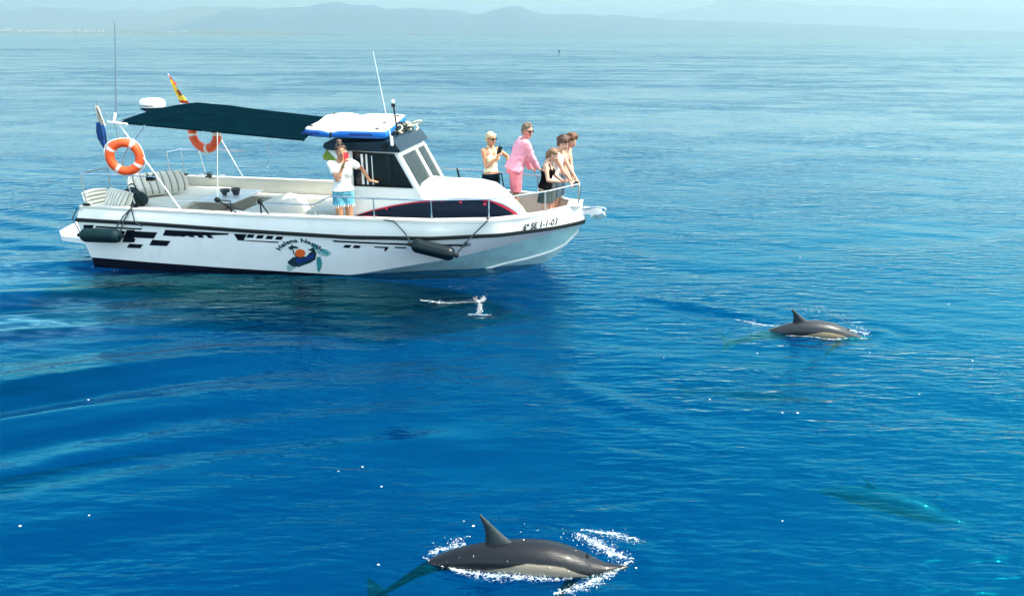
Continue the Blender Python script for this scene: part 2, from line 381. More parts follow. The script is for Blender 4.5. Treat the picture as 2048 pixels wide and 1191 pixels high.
def build_sea():
    xs = np.linspace(-SEA_X, SEA_X, 760)
    xs = np.sign(xs) * (np.abs(xs) / SEA_X) ** 1.25 * SEA_X
    ys = [SEA_Y0]
    while ys[-1] < SEA_Y1: ys.append(ys[-1] + (0.05 if 3 < ys[-1] < 11 else 0.05 + 0.008 * abs(ys[-1] - 8)))
    ys[-1] = SEA_Y1; ys = np.array(ys)
    X, Y = np.meshgrid(xs, ys); Z = sea_height(X, Y)
    nx, ny = len(xs), len(ys)
    V = np.stack([X.ravel(), Y.ravel(), Z.ravel()], 1)
    i = np.arange((nx - 1) * (ny - 1)); r, c = i // (nx - 1), i % (nx - 1); a = r * nx + c
    F = np.stack([a, a + 1, a + nx + 1, a + nx], 1)
    # surrounding flat sea out to the horizon
    B = 42000.0; q = [(-B, -600), (B, -600), (B, B), (-B, B), (-SEA_X, SEA_Y0), (SEA_X, SEA_Y0), (SEA_X, SEA_Y1), (-SEA_X, SEA_Y1)]
    V = np.vstack([V, [(x, y, 0) for x, y in q]]); n0 = nx * ny
    F = np.vstack([F, [(n0 + 0, n0 + 1, n0 + 5, n0 + 4), (n0 + 1, n0 + 2, n0 + 6, n0 + 5), (n0 + 2, n0 + 3, n0 + 7, n0 + 6), (n0 + 3, n0 + 0, n0 + 4, n0 + 7)]])
    me = bpy.data.meshes.new('water')
    me.vertices.add(len(V)); me.vertices.foreach_set('co', V.astype(np.float32).ravel())
    me.loops.add(F.size); me.loops.foreach_set('vertex_index', F.astype(np.int32).ravel())
    me.polygons.add(len(F)); me.polygons.foreach_set('loop_start', np.arange(0, F.size, 4, dtype=np.int32))
    me.polygons.foreach_set('use_smooth', np.ones(len(F), dtype=bool))
    me.update(calc_edges=True); me.validate()
    me.materials.append(sea_m)
    o = bpy.data.objects.new('water', me); COL.objects.link(o); tag(o, None, None, kind='structure')
    # light scattered back from inside the sea: two veils of blue water under the surface, the lower one opaque
    def veil(name, z, col, alpha):
        m = bpy.data.materials.new(name); m.use_nodes = True; nt = m.node_tree; b = nt.nodes['Principled BSDF']
        b.inputs['Base Color'].default_value = (*col, 1); b.inputs['Roughness'].default_value = 1; b.inputs['Specular IOR Level'].default_value = 0; b.inputs['Alpha'].default_value = alpha
        q_ = MB().add([(-B, -500, z), (B, -500, z), (B, B, z), (-B, B, z)], [(0, 1, 2, 3)])
        obj(name, q_, m, frame=WORLD, kind='structure')
    veil('upper_water', -0.52, (0.0, 0.033, 0.116), 0.20)
    veil('deep_water', -1.0, (0.0, 0.037, 0.116), 1.0)
build_sea()

def seaz(x, y): return float(sea_height(np.array([[x]]), np.array([[y]]))[0, 0])

# ------------------------------------------------------------------ hills, coast town, haze
F_PX = 1480.0
def ridge(name, dist, prof, depth, col, seed):
    """a mountain range: prof = list of (bearing in px from the optical axis, crest height in px over the horizon)"""
    px = np.array([p[0] for p in prof], float) - 1024; hp = np.array([p[1] for p in prof], float)
    n = 260; u = np.linspace(px[0], px[-1], n); rows = 9
    mb = MB(); g = []
    for j in range(rows):
        t = j / (rows - 1.0); d = dist + depth * t; ring = []
        for i in range(n):
            h = np.interp(u[i], px, hp) / F_PX * (dist + depth * 0.75)
            x = u[i] / F_PX * dist * (1 + 0.12 * t)
            prof_t = math.sin(min(1, t / 0.75) * PI / 2) if t <= 0.75 else math.cos((t - 0.75) / 0.25 * PI / 2)
            nz = mnoise.fractal(Vector((x * 0.0022 + seed, d * 0.0022, seed)), 0.9, 2.1, 5)
            h2 = h * (prof_t + nz * 0.30 * prof_t * (1.25 - prof_t)) + h * 0.035 * mnoise.noise(Vector((x * 0.009, seed, 3)))
            ring.append((x, d, max(-2, h2) if 0 < j < rows - 1 else -2))
        g.append(ring)
    mb.loft(g, False, False)
    o = obj(name, mb, mat(name + '_scrub', col, 0.95, var=0.35, vscale=0.0035), frame=WORLD, smooth=60, kind='structure')
    return o
ridge('near_mountains', 8200, [(250, 0), (330, 12), (400, 28), (450, 42), (520, 44), (600, 46), (640, 52), (664, 55), (690, 50), (745, 50), (770, 43), (840, 45), (900, 42), (950, 36), (985, 42), (1015, 50), (1045, 47), (1085, 36), (1110, 34), (1180, 36), (1205, 33), (1235, 35), (1290, 30), (1350, 27), (1450, 25), (1560, 22), (1680, 19), (1800, 15), (1950, 11), (2100, 8), (2300, 0)], 2200, (0.015, 0.055, 0.08), 2.0)
ridge('west_mountains', 11500, [(-620, 12), (-300, 24), (-100, 30), (0, 38), (60, 42), (110, 43), (150, 40), (215, 38), (260, 40), (285, 34), (310, 38), (340, 42), (385, 47), (450, 46), (520, 42), (640, 36), (760, 20), (820, 0)], 3000, (0.05, 0.06, 0.05), 5.0)
ridge('east_mountains', 17000, [(1150, 0), (1260, 22), (1320, 38), (1385, 46), (1440, 58), (1480, 66), (1510, 63), (1580, 58), (1640, 52), (1720, 53), (1800, 48), (1850, 45), (1880, 50), (1930, 46), (2048, 42), (2300, 34), (2500, 20), (2700, 0)], 4000, (0.05, 0.06, 0.05), 9.0)

def coast():
    mb = MB()
    for i in range(170):
        px = rnd.choice([rnd.gauss(40, 60), rnd.uniform(-200, 420), rnd.gauss(150, 50)]) - 1024
        d = rnd.uniform(5600, 6300); x = px / F_PX * d
        w = rnd.uniform(8, 22); h = rnd.uniform(5, 12) * (1.6 if rnd.random() < 0.1 else 1); y0 = d
        mb.box(x - w, x + w, y0, y0 + 15, -1, h + max(0, (d - 5700) * 0.025))
    obj('coastal_town', mb, mat('whitewash', (0.42, 0.42, 0.42), 0.8), frame=WORLD, smooth=None, kind='stuff')['label'] = 'pale low houses of a far coastal town at the foot of the mountains'
    sp = MB(); ring = []; n = 80
    rows = [[], [], []]
    for i in range(n):
        px = -700 + i * (1320.0 / n) - 1024; x = px / F_PX * 5500
        k = 4 + 3 * mnoise.noise(Vector((i * 0.5, 0, 0)))
        rows[0].append((x, 5500, -1)); rows[1].append((x, 5560, k)); rows[2].append((x, 6900, 6 + k * 4))
    sp.loft(rows, False, False)
    obj('coastal_plain', sp, mat('coast_scrub', (0.05, 0.07, 0.05), 0.9, var=0.3, vscale=0.01), frame=WORLD, kind='structure')
coast()
def haze():
    hz = MB().box(-45000, 45000, -700, 45000, -5, 900)
    m = bpy.data.materials.new('haze_air'); m.use_nodes = True; nt = m.node_tree
    nt.nodes.remove(nt.nodes['Principled BSDF']); v = nt.nodes.new('ShaderNodeVolumePrincipled')
    v.inputs['Color'].default_value = (0.33, 0.435, 0.47, 1); v.inputs['Density'].default_value = 1.4e-4
    v.inputs['Anisotropy'].default_value = 0.2
    out = [n for n in nt.nodes if n.type == 'OUTPUT_MATERIAL'][0]; nt.links.new(v.outputs[0], out.inputs['Volume'])
    o = obj('haze', hz, m, frame=WORLD, smooth=None, kind='stuff')
    o['label'] = 'pale sea haze veiling the far coast'
    return o
haze()

# two specks far out
def far_boats():
    for (x, y, s, lab) in ((-578, 4449, 7.0, 'tiny dark boat on the horizon under the mountains'), (10.6, 179.7, 0.2, 'tiny dark buoy floating far out behind the bow people')):
        if s > 1:
            t = thing('far_boat', lab, 'boat', (x, y, 0), 0.4, WORLD)
            h = MB().loft([[(x + a * s, y + b * s * w, z * s) for b, z in ((-1, .35), (-.7, -.1), (.7, -.1), (1, .35))] for a, w in ((-1.2, .4), (0, .42), (.8, .3), (1.4, .03))], True, True)
            obj('hull', h, rubber, t, frame=WORLD)
            obj('wheelhouse', MB().box(x - .5 * s, x + .2 * s, y - .3 * s, y + .3 * s, .33 * s, .95 * s, .05 * s), plast_w, t, frame=WORLD)
        else:
            t = thing('buoy', lab, 'buoy', (x, y, 0), 0, WORLD)
            obj('float', MB().ell((x, y, .1), (.18, .18, .2)), rubber, t, frame=WORLD)
            obj('staff', MB().tube([(x, y, .25), (x, y, .5)], .03), rubber, t, frame=WORLD)
far_boats()

# ------------------------------------------------------------------ the tour boat
SHE = ([.10,1.35,3.1,4.8,6.0,6.95,7.4,7.66,7.92,8.13,8.24],[1.46,1.49,1.50,1.45,1.37,1.16,.93,.74,.46,.2,.10],[.995,.995,.99,.99,.99,1.0,1.02,1.035,1.05,1.06,1.065])
RUB = ([.02,1.3,3.05,4.74,6.03,7.1,7.85,8.15,8.32],[1.50,1.52,1.51,1.46,1.36,1.08,.58,.28,.07],[.78,.775,.735,.70,.715,.75,.77,.775,.78])
CHI = ([.15,1.2,2.5,3.8,4.63,5.3,6.25,7.05,7.8,8.25],[1.42,1.42,1.38,1.3,1.24,1.17,1.05,.85,.45,.05],[-.06,-.06,-.05,-.03,.0,.13,.31,.50,.66,.70])
KEE = ([.20,2.0,5.0,6.6,7.3,7.7,7.85,8.0,8.15,8.24],[.02]*10,[-.45,-.48,-.45,-.30,-.12,.04,.15,.34,.55,.68])
STK = ([.18,2.0,5.0,6.6,6.97,7.4,7.7,7.98,8.2],[.75,.72,.62,.46,.40,.28,.18,.07,.03],[-.28,-.3,-.22,-.05,.07,.16,.24,.34,.60])
def smooth_interp(x, xs, vs):
    xs = np.array(xs); vs = np.array(vs); f = lambda t: np.interp(t, xs, vs); w = 0.10
    return float((f(x - w) + 2 * f(x) + f(x + w)) / 4) if xs[0] + w < x < xs[-1] - w else float(f(x))
def at(c, x): return smooth_interp(x, c[0], c[1]), smooth_interp(x, c[0], c[2])
def hull_y(x, z):
    (h0, z0), (h1, z1), (h2, z2), (h3, z3) = at(SHE, x), at(RUB, x), at(CHI, x), at(KEE, x)
    if z >= z1: return h1 + (h0 - h1) * (z - z1) / (z0 - z1)
    if z >= z2:
        t = (z - z2) / max(1e-6, z1 - z2); return h2 + (h1 - h2) * t + 0.02 * math.sin(PI * t)
    t = max(0, (z - z3) / max(1e-6, z2 - z3)); return h3 + (h2 - h3) * t
def sheer(x): return at(SHE, x)
LAB_BOAT = 'white open tour boat with green sun canopy and navy wheelhouse, passengers on its bow'
boat = thing('tour_boat', LAB_BOAT, 'boat')

def cpt(c, s):
    x = c[0][0] + (c[0][-1] - c[0][0]) * s; h, z = at(c, x); return x, h, z
NS = 90
def strip_rows(c0, c1, k, bulge=0.0):
    rows = []
    for j in range(k + 1):
        t = j / k; row = []
        for i in range(NS + 1):
            s = i / NS; a = cpt(c0, s); b = cpt(c1, s)
            row.append((a[0] + (b[0] - a[0]) * t, a[1] + (b[1] - a[1]) * t + bulge * math.sin(PI * t) * (1 - s ** 6), a[2] + (b[2] - a[2]) * t))
        rows.append(row)
    return rows
def both(rows):
    mb = MB(); mb.loft(rows, False, False); mb.loft([[(x, -y, z) for x, y, z in r] for r in rows], False, False); return mb
topside = both(strip_rows(SHE, RUB, 2)); low = strip_rows(RUB, CHI, 6, 0.02)
hull = topside
for sg in (1, -1): hull.loft([[(x, y * sg, z) for x, y, z in r] for r in low], False, False)
# transom and bow closing faces
tr = [cpt(SHE, 0), cpt(RUB, 0), cpt(CHI, 0), cpt(KEE, 0)]
hull.add([(x, y, z) for x, y, z in tr] + [(x, -y, z) for x, y, z in tr], [(0, 1, 5, 4), (1, 2, 6, 5), (2, 3, 7, 6)])
st = [cpt(SHE, 1), cpt(RUB, 1), cpt(CHI, 1)]
hull.add([(x, y, z) for x, y, z in st] + [(x, -y, z) for x, y, z in st], [(0, 1, 4, 3), (1, 2, 5, 4)])
obj('hull', hull, gel, boat, smooth=25)
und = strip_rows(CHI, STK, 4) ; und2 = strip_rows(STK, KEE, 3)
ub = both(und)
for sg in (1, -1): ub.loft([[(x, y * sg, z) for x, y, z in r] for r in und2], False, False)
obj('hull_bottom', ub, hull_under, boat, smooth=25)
# spray rail: pale strip along the strake
for sg in (-1, 1):
    pts = [cpt(STK, i / 40) for i in range(22, 41)]
    obj('spray_rail', MB().tube([(x, sg * (y + .012), z) for x, y, z in pts], 0.02, 6), gel, boat)
# rub rail round both sides
for sg in (-1, 1):
    pts = [cpt(RUB, i / 60) for i in range(61)]
    sec = []
    for x, h, z in pts:
        sec.append([(x, sg * (h - .012), z + .034), (x, sg * (h + .022), z + .026), (x, sg * (h + .03), z), (x, sg * (h + .022), z - .026), (x, sg * (h - .012), z - .034)])
    rr = MB().loft(sec, True, True)
    obj('rub_rail', rr, rubber, boat, smooth=50)
# boot stripe (dark antifouling) rising towards the stern
for sg in (-1, 1):
    rows = [[], []]
    for i in range(50):
        x = .13 + (4.75 - .13) * i / 49; zt = .125 * (1 - (x - .13) / 4.6) + .004
        for j, z in enumerate((zt, -0.055)):
            z = max(z, at(CHI, x)[1] + .001) if j else max(z, at(CHI, x)[1] + .004)
            rows[j].append((x, sg * (hull_y(x, z) + .004), z))
    obj('boot_stripe', MB().loft(rows, False, False), antifoul, boat)
obj('transom_band', MB().add([(.128, -1.41, .10), (.128, 1.41, .10), (.185, .6, -.3), (.185, -.6, -.3)], [(0, 1, 2, 3)]), antifoul, boat)

def on_hull(poly, m, name, off=0.004, side=-1, sub=0.12):
    """a flat print laid on the topsides: polygon in (x, z), cut fine and draped on the hull"""
    bm = bmesh.new(); vs = [bm.verts.new((x, 0, z)) for x, z in poly]; bm.faces.new(vs)
    bmesh.ops.triangulate(bm, faces=bm.faces[:])
    bmesh.ops.subdivide_edges(bm, edges=[e for e in bm.edges if e.calc_length() > sub], cuts=2, use_grid_fill=True)
    bmesh.ops.triangulate(bm, faces=bm.faces[:])
    for v in bm.verts: v.co.y = side * (hull_y(v.co.x, v.co.z) + off)
    return obj(name, MB().bm(bm), m, boat, smooth=None)
DECALS = [[[0.1339, 0.7004], [0.3316, 0.7104], [0.2801, 0.6261], [0.1176, 0.6007]], [[0.369, 0.6953], [1.2116, 0.6942], [1.1922, 0.6679], [0.3473, 0.6636]], [[0.9249, 0.6541], [1.0728, 0.66], [0.9578, 0.511], [1.0553, 0.5076], [1.011, 0.4417], [0.7937, 0.4352]], [[0.6898, 0.6471], [0.8961, 0.6271], [0.7479, 0.4328], [0.5551, 0.4225]], [[1.0732, 0.6414], [1.4772, 0.6393], [1.3881, 0.5297], [0.9888, 0.5263]], [[1.3563, 0.5076], [1.6849, 0.501], [1.5919, 0.4073], [1.278, 0.4077]], [[0.9144, 0.4159], [1.1686, 0.4158], [1.1013, 0.3431], [0.8494, 0.3414]], [[1.629, 0.6904], [2.7363, 0.6823], [2.7127, 0.6541], [1.7414, 0.6568], [1.7752, 0.5855], [1.5598, 0.5889]], [[1.8301, 0.6322], [1.9246, 0.6316], [1.9592, 0.5841], [1.8634, 0.5863]], [[1.9967, 0.6317], [2.0909, 0.6311], [2.1255, 0.5835], [2.03, 0.5858]], [[2.1627, 0.6312], [2.2565, 0.6306], [2.2911, 0.583], [2.196, 0.5852]], [[2.3281, 0.6306], [2.4215, 0.63], [2.456, 0.5825], [2.3613, 0.5847]], [[2.8173, 0.6778], [3.0449, 0.6799], [2.97, 0.5794], [3.567, 0.574], [3.5363, 0.5516], [2.8649, 0.5684]], [[3.0668, 0.6809], [3.1746, 0.6796], [3.1323, 0.6212], [3.0196, 0.6221]], [[3.227, 0.6759], [3.3345, 0.6746], [3.2924, 0.6161], [3.1804, 0.6172]], [[3.3867, 0.6709], [3.4938, 0.6696], [3.4521, 0.611], [3.3404, 0.6122]], [[3.5459, 0.6659], [3.6527, 0.6646], [3.6112, 0.6059], [3.4999, 0.6071]], [[4.4514, 0.6384], [5.5179, 0.6164], [5.5123, 0.5876], [4.4873, 0.6082]], [[5.364, 0.6227], [6.4268, 0.5976], [6.5781, 0.5901], [6.4878, 0.5299], [6.4367, 0.5608], [5.3578, 0.5909]], [[4.6537, 0.5668], [4.7543, 0.5645], [4.7122, 0.5123], [4.6088, 0.516]], [[4.8049, 0.5658], [4.9055, 0.5591], [4.865, 0.5116], [4.7613, 0.5169]], [[5.1214, 0.5534], [5.3496, 0.546], [5.2879, 0.4702], [5.2506, 0.4727], [5.2841, 0.5209], [5.1106, 0.5328]], [[5.4435, 0.553], [5.6198, 0.5483], [5.6151, 0.5238], [5.4321, 0.5287]]]
for P in DECALS: on_hull(P, black_v, 'hull_stripe')
LOGO = {"turtle_shell": [[3.6344, 0.2236], [3.738, 0.3055], [3.8445, 0.3361], [3.9714, 0.3305], [4.0432, 0.4028], [4.1243, 0.4522], [4.1515, 0.3919], [4.1104, 0.2817], [4.0045, 0.2151], [3.8958, 0.1718], [3.802, 0.1321], [3.7031, 0.1406], [3.6388, 0.177]], "blue": [[3.7948, 0.3033], [3.917, 0.274], [4.0335, 0.3562], [4.1059, 0.3977], [4.1008, 0.3248], [3.9552, 0.2522], [3.8314, 0.2053], [3.7764, 0.2296]], "sun": [[3.9671, 0.392], [3.9569, 0.3673], [3.9374, 0.3452], [3.9112, 0.3283], [3.8813, 0.3186], [3.8514, 0.3174], [3.825, 0.3248], [3.8054, 0.3399], [3.795, 0.3607], [3.7949, 0.3849], [3.8053, 0.4094], [3.8248, 0.4314], [3.851, 0.4482], [3.8809, 0.4577], [3.9108, 0.459], [3.9371, 0.4518], [3.9566, 0.4369], [3.9671, 0.4161]], "palm": [[3.6939, 0.4873], [3.7438, 0.5001], [3.7733, 0.5377], [3.7991, 0.5116], [3.8455, 0.509], [3.8761, 0.4723], [3.8266, 0.4672], [3.7912, 0.4748], [3.7372, 0.4359], [3.7336, 0.4723]], "palm_trunk": [[3.7697, 0.4678], [3.7841, 0.4684], [3.7778, 0.3918], [3.8135, 0.3241], [3.7962, 0.3234], [3.7617, 0.3835]], "flip1": [[4.0745, 0.5188], [4.1117, 0.5614], [4.1693, 0.5669], [4.198, 0.5012], [4.1759, 0.4421], [4.1446, 0.4684], [4.1326, 0.5061]], "flip1b": [[4.0154, 0.4599], [4.072, 0.473], [4.1228, 0.5132], [4.1402, 0.4605], [4.1504, 0.4072], [4.102, 0.4129]], "head": [[4.3921, 0.4014], [4.3784, 0.3774], [4.3497, 0.3592], [4.3102, 0.3497], [4.266, 0.3502], [4.2238, 0.3607], [4.19, 0.3796], [4.1698, 0.4039], [4.1664, 0.4299], [4.1801, 0.4537], [4.2089, 0.4717], [4.2484, 0.4812], [4.2926, 0.4808], [4.3347, 0.4705], [4.3684, 0.4518], [4.3885, 0.4276]], "headspot": [[4.2368, 0.4493], [4.2842, 0.4743], [4.3206, 0.4452], [4.364, 0.4162], [4.3261, 0.3682], [4.2984, 0.4057], [4.2573, 0.4117]], "flip2": [[4.1437, 0.3266], [4.2074, 0.34], [4.2093, 0.2309], [4.1742, 0.1271], [4.1136, 0.0374], [4.0989, 0.0846], [4.1194, 0.2352]], "tailflip": [[3.6127, 0.1556], [3.7677, 0.1401], [3.6818, 0.0736], [3.6125, 0.0392], [3.5796, 0.0883]], "arc_center": [3.9095, 0.2036], "arc_top": [4.0083, 0.6742], "arc_side": [4.346, 0.2205], "reg0": [7.409, 0.7871], "reg1": [7.911, 0.8087], "regtop": [7.4214, 0.8783]}
teal = mat('logo_teal', (0.04, 0.30, 0.30), 0.4, var=0.5, vscale=30)
pale_t = mat('logo_pale_teal', (0.32, 0.52, 0.50), 0.4, var=0.5, vscale=40)
dkgreen = mat('logo_dark_green', (0.008, 0.03, 0.035), 0.4, var=0.4, vscale=20)
lblue = mat('logo_blue', (0.01, 0.035, 0.20), 0.4, var=0.3, vscale=12)
orange = mat('logo_orange', (0.75, 0.11, 0.01), 0.4, var=0.1)
for key, m, nm, off in (('tailflip', pale_t, 'logo_flipper', .004), ('flip1', teal, 'logo_flipper', .004), ('head', pale_t, 'logo_turtle_head', .004), ('headspot', teal, 'logo_head_pattern', .007),
                        ('flip1b', dkgreen, 'logo_shoulder', .006), ('flip2', teal, 'logo_flipper', .005), ('turtle_shell', dkgreen, 'logo_turtle_shell', .006), ('blue', lblue, 'logo_sea', .009), ('sun', orange, 'logo_sunset', .008),
                        ('palm_trunk', dkgreen, 'logo_palm_trunk', .010), ('palm', dkgreen, 'logo_palm_crown', .011)):
    on_hull(LOGO[key], m, nm, off)

def text_mesh(s, size=1.0, bold=0.0, shear=0.0, spacing=1.0):
    c = bpy.data.curves.new('t', 'FONT'); c.body = s; c.size = size; c.offset = bold; c.shear = shear; c.space_character = spacing
    c.resolution_u = 3
    o = bpy.data.objects.new('t', c); COL.objects.link(o); dg = bpy.context.evaluated_depsgraph_get(); dg.update()
    me = bpy.data.meshes.new_from_object(o.evaluated_get(dg)); bpy.data.objects.remove(o); bpy.data.curves.remove(c)
    bm = bmesh.new(); bm.from_mesh(me); bpy.data.meshes.remove(me); return bm
# boat name on an arc over the turtle
bm = text_mesh('Helena Nautic', 1.0, 0.04, 0, 1.08)
x0 = min(v.co.x for v in bm.verts); x1 = max(v.co.x for v in bm.verts)
cx, cz = LOGO['arc_center']; rx, rz = 0.425, 0.375; hcap = 0.105
xs_ = sorted(v.co.x for v in bm.verts); gap = max(range(len(xs_) - 1), key=lambda i: xs_[i + 1] - xs_[i]); xsplit = (xs_[gap] + xs_[gap + 1]) / 2
first = {v for v in bm.verts if v.co.x < xsplit}; bm.verts.index_update(); fi = {v.index for v in first}
for v in bm.verts:
    u = (v.co.x - x0) / (x1 - x0); a = R(147 - u * (147 - 37)); rr = 1 + v.co.y * hcap / 0.4
    x = cx + rx * rr * math.cos(a); z = cz + rz * rr * math.sin(a) - 0.012 * (u - .5)
    v.co = Vector((x, -(hull_y(x, z) + .006), z))
for sgn, word in ((1, 'Helena'), (-1, 'Nautic')):
    b2 = bm.copy(); bmesh.ops.delete(b2, geom=[v for v in b2.verts if (v.index in fi) != (sgn > 0)], context='VERTS')
    obj('lettering', MB().bm(b2), mat('lettering_navy', (0.004, 0.030, 0.055), 0.4), boat, smooth=None, doubles=False, label='dark blue arched word ' + word)
# registration on the bow
bm = text_mesh('6\u00aa SE 1-1-03', 1.0, 0.026, 0.22, 1.05)
x0 = min(v.co.x for v in bm.verts); x1 = max(v.co.x for v in bm.verts)
for v in bm.verts:
    u = (v.co.x - x0) / (x1 - x0); x = 7.409 + .502 * u; z = .792 + .036 * u + v.co.y * 0.138
    v.co = Vector((x, -(hull_y(x, z) + .014), z))
obj('registration_number', MB().bm(bm), black_v, boat, smooth=None, doubles=False, label='black slanted registration reading 6a SE 1-1-03')

# gunwale cap, inner bulwark, floors
def inner(x, d): h, z = sheer(x); return max(0.0, h - d)
GX = [.10 + (8.24 - .10) * i / 100 for i in range(101)]
capm = MB()
for sg in (1, -1):
    rows = [[], [], [], []]
    for x in GX:
        h, z = sheer(x); w = min(.13, h)
        rows[0].append((x, sg * (h + .006), z - .03)); rows[1].append((x, sg * (h + .006), z + .012)); rows[2].append((x, sg * (h - w), z + .016)); rows[3].append((x, sg * (h - w), z - .04))
    capm.loft(rows, False, False)
h, z = sheer(.10)
capm.box(.08, .22, -h, h, z - .03, z + .014)
capm.box(8.02, 8.255, -.27, .27, 1.045, 1.078, .008)
obj('gunwale', capm, deck_gel, boat, smooth=40)
def floor_z(x): return .45 if x < 6.6 else .62
rows_in = {1: [[], []], -1: [[], []]}; fl = [[], []]
IX = [.20 + (8.04 - .20) * i / 100 for i in range(101)]
for x in IX:
    zf = floor_z(x); hi = inner(x, .125); ho = min(hi, hull_y(x, zf) - .05, hi)
    for sg in (1, -1):
        rows_in[sg][0].append((x, sg * hi, sheer(x)[1] + .01)); rows_in[sg][1].append((x, sg * max(.01, ho), zf))
    fl[0].append((x, max(.01, ho), zf)); fl[1].append((x, -max(.01, ho), zf))
bw = MB(); bw.loft(rows_in[1], False, False); bw.loft(rows_in[-1], False, False)
hh = inner(.2, .125); bw.add([(.2, -hh, 1.0), (.2, hh, 1.0), (.2, hh, .45), (.2, -hh, .45)], [(0, 1, 2, 3)])
obj('bulwark_lining', bw, gel_in, boat, smooth=40)
obj('deck_floor', MB().loft(fl, False, False), nonslip, boat, smooth=40)
# bow step moulding and cleats
# stern sun pad
pad = MB(); pad.box(.22, 1.22, -1.30, 1.30, .46, .74, .02)
obj('sunpad_base', pad, gel_in, boat)
for i, (a, b) in enumerate(((-1.29, -.44), (-.43, .43), (.44, 1.29))):
    obj('sunpad_cushion', MB().box(.24, 1.24, a, b, .742, .83, .03), cushion_c, boat)
obj('sunpad_latch', MB().box(.98, 1.08, -.55, -.45, .832, .845, .005), plast_w, boat)
# cockpit: table, moulded seats
tb = boat
obj('cockpit_table', MB().box(1.32, 2.05, -.10, 1.02, .83, .865, .012), mat('table_top', (0.70, 0.74, 0.76), 0.3, var=0.05), boat)
obj('table_pedestal', MB().tube([(1.68, .45, .45), (1.68, .45, .83)], .05, 12), steel, boat)
obj('port_bench', MB().box(1.3, 4.15, 1.0, 1.34, .452, .74, .05), gel_in, boat)
sb = MB()
prof = [(2.35, .452), (2.35, .70), (2.42, .80), (2.62, .83), (2.85, .80), (2.95, .70), (3.0, .56), (3.12, .50), (3.3, .452)]
sb.prism(prof, -.72, .98, 'y')
obj('moulded_seat', sb, gel_in, boat, smooth=45)
obj('engine_box', MB().box(3.42, 4.25, -.15, .98, .452, .78, .06), gel_in, boat)
obj('seat_locker', MB().box(1.62, 2.2, -1.2, -.55, .452, .70, .04), gel_in, boat)
obj('deck_box', MB().box(4.40, 4.50, -1.33, -1.24, .452, 1.00, .01), rubber, boat)
# swim platform
po = [(.12, -1.32), (-.62, -1.16), (-.92, -.85), (-1.10, -.2), (-1.10, .2), (-.92, .85), (-.62, 1.16), (.12, 1.32)]
sp = MB().prism(po, .30, .385, 'z')
obj('swim_platform', sp, gel, boat, smooth=25)
for y_ in (-.5, .5): obj('platform_bracket', MB().prism([(.1, .30), (-.7, .30), (.14, .0)], y_ - .05, y_ + .05, 'y'), gel, boat)

# ---- wheelhouse and coachroof
Y0, Y1 = -.86, .62
# side walls with window opening (starboard wall built as a frame round the pane)
def wall(y0, y1, name, win):
    out = [(4.45, .46), (6.66, .46), (6.66, 1.25), (6.47, 1.26)] if y0 > 0 else [(4.45, .46), (6.60, .46), (6.9, .80), (7.375, .80), (7.38, .86), (7.364, 1.0), (7.30, 1.082), (7.2, 1.15), (7.07, 1.205), (6.91, 1.252), (6.71, 1.275), (6.47, 1.27)]
    out += [(6.22, 1.252), (5.98, 1.226), (5.775, 1.2), (5.36, 1.95), (4.24, 1.95), (4.42, 1.76), (4.45, 1.70)]
    bm = bmesh.new()
    ov = [bm.verts.new((a, y0, b)) for a, b in out]; iv = [bm.verts.new((a, y0, b)) for a, b in win]
    edges = [bm.edges.new((ov[i], ov[(i + 1) % len(ov)])) for i in range(len(ov))] + [bm.edges.new((iv[i], iv[(i + 1) % len(iv)])) for i in range(len(iv))]
    bmesh.ops.triangle_fill(bm, edges=edges, use_beauty=True)
    ext = bmesh.ops.extrude_face_region(bm, geom=bm.faces[:])
    for v in ext['geom']:
        if isinstance(v, bmesh.types.BMVert): v.co.y = y1
    return obj(name, MB().bm(bm), gel, boat, smooth=25)
WIN = [(4.65, 1.40), (5.625, 1.395), (5.335, 1.915), (4.66, 1.935)]
wall(Y0, Y0 + .05, 'wheelhouse_side', WIN)
wall(Y1 - .05, Y1, 'wheelhouse_side', WIN)
def pane(name, pts, th, m, par=boat):
    a, b, c = (Vector(p) for p in pts[:3]); n = (b - a).cross(c - a).normalized() * th / 2
    k = len(pts); vs = [Vector(p) + n for p in pts] + [Vector(p) - n for p in pts]
    return obj(name, MB().add(vs, [tuple(range(k)), tuple(range(2 * k - 1, k - 1, -1))] + [(i, i + k, (i + 1) % k + k, (i + 1) % k) for i in range(k)]), m, par, smooth=None)
w = pane('side_window', [(x, Y0 + .022, z) for x, z in WIN], .008, glass_k)
pane('side_window', [(x, Y1 - .022, z) for x, z in WIN], .008, glass_w)
# dark gasket round the window and its sliding joint
for y in (Y0 - .004, Y1 + .004):
    g = MB(); k = [(x, y, z) for x, z in WIN]; g.tube(k + [k[0]], .012, 6); obj('window_gasket', g, rubber, boat)
obj('sliding_window_frame', MB().box(4.78, 4.815, Y0 + .005, Y0 + .018, 1.42, 1.90).box(4.86, 4.885, Y0 + .005, Y0 + .018, 1.42, 1.90).box(4.955, 4.967, Y0 + .005, Y0 + .018, 1.42, 1.88), plast_w, boat)
obj('window_divider', MB().box(5.27, 5.295, Y0 + .005, Y0 + .018, 1.40, 1.91), rubber, boat)
obj('wheelhouse_eave_strip', MB().box(4.62, 5.36, Y0 - .012, Y0 - .001, 1.945, 1.968), gel, boat)
pane('clear_side_flap', [(4.215, Y0 + .02, 1.955), (4.13, Y0 + .02, 1.84), (4.16, Y0 + .02, 1.79), (4.39, Y0 + .02, 1.77)], .006, glass_y)
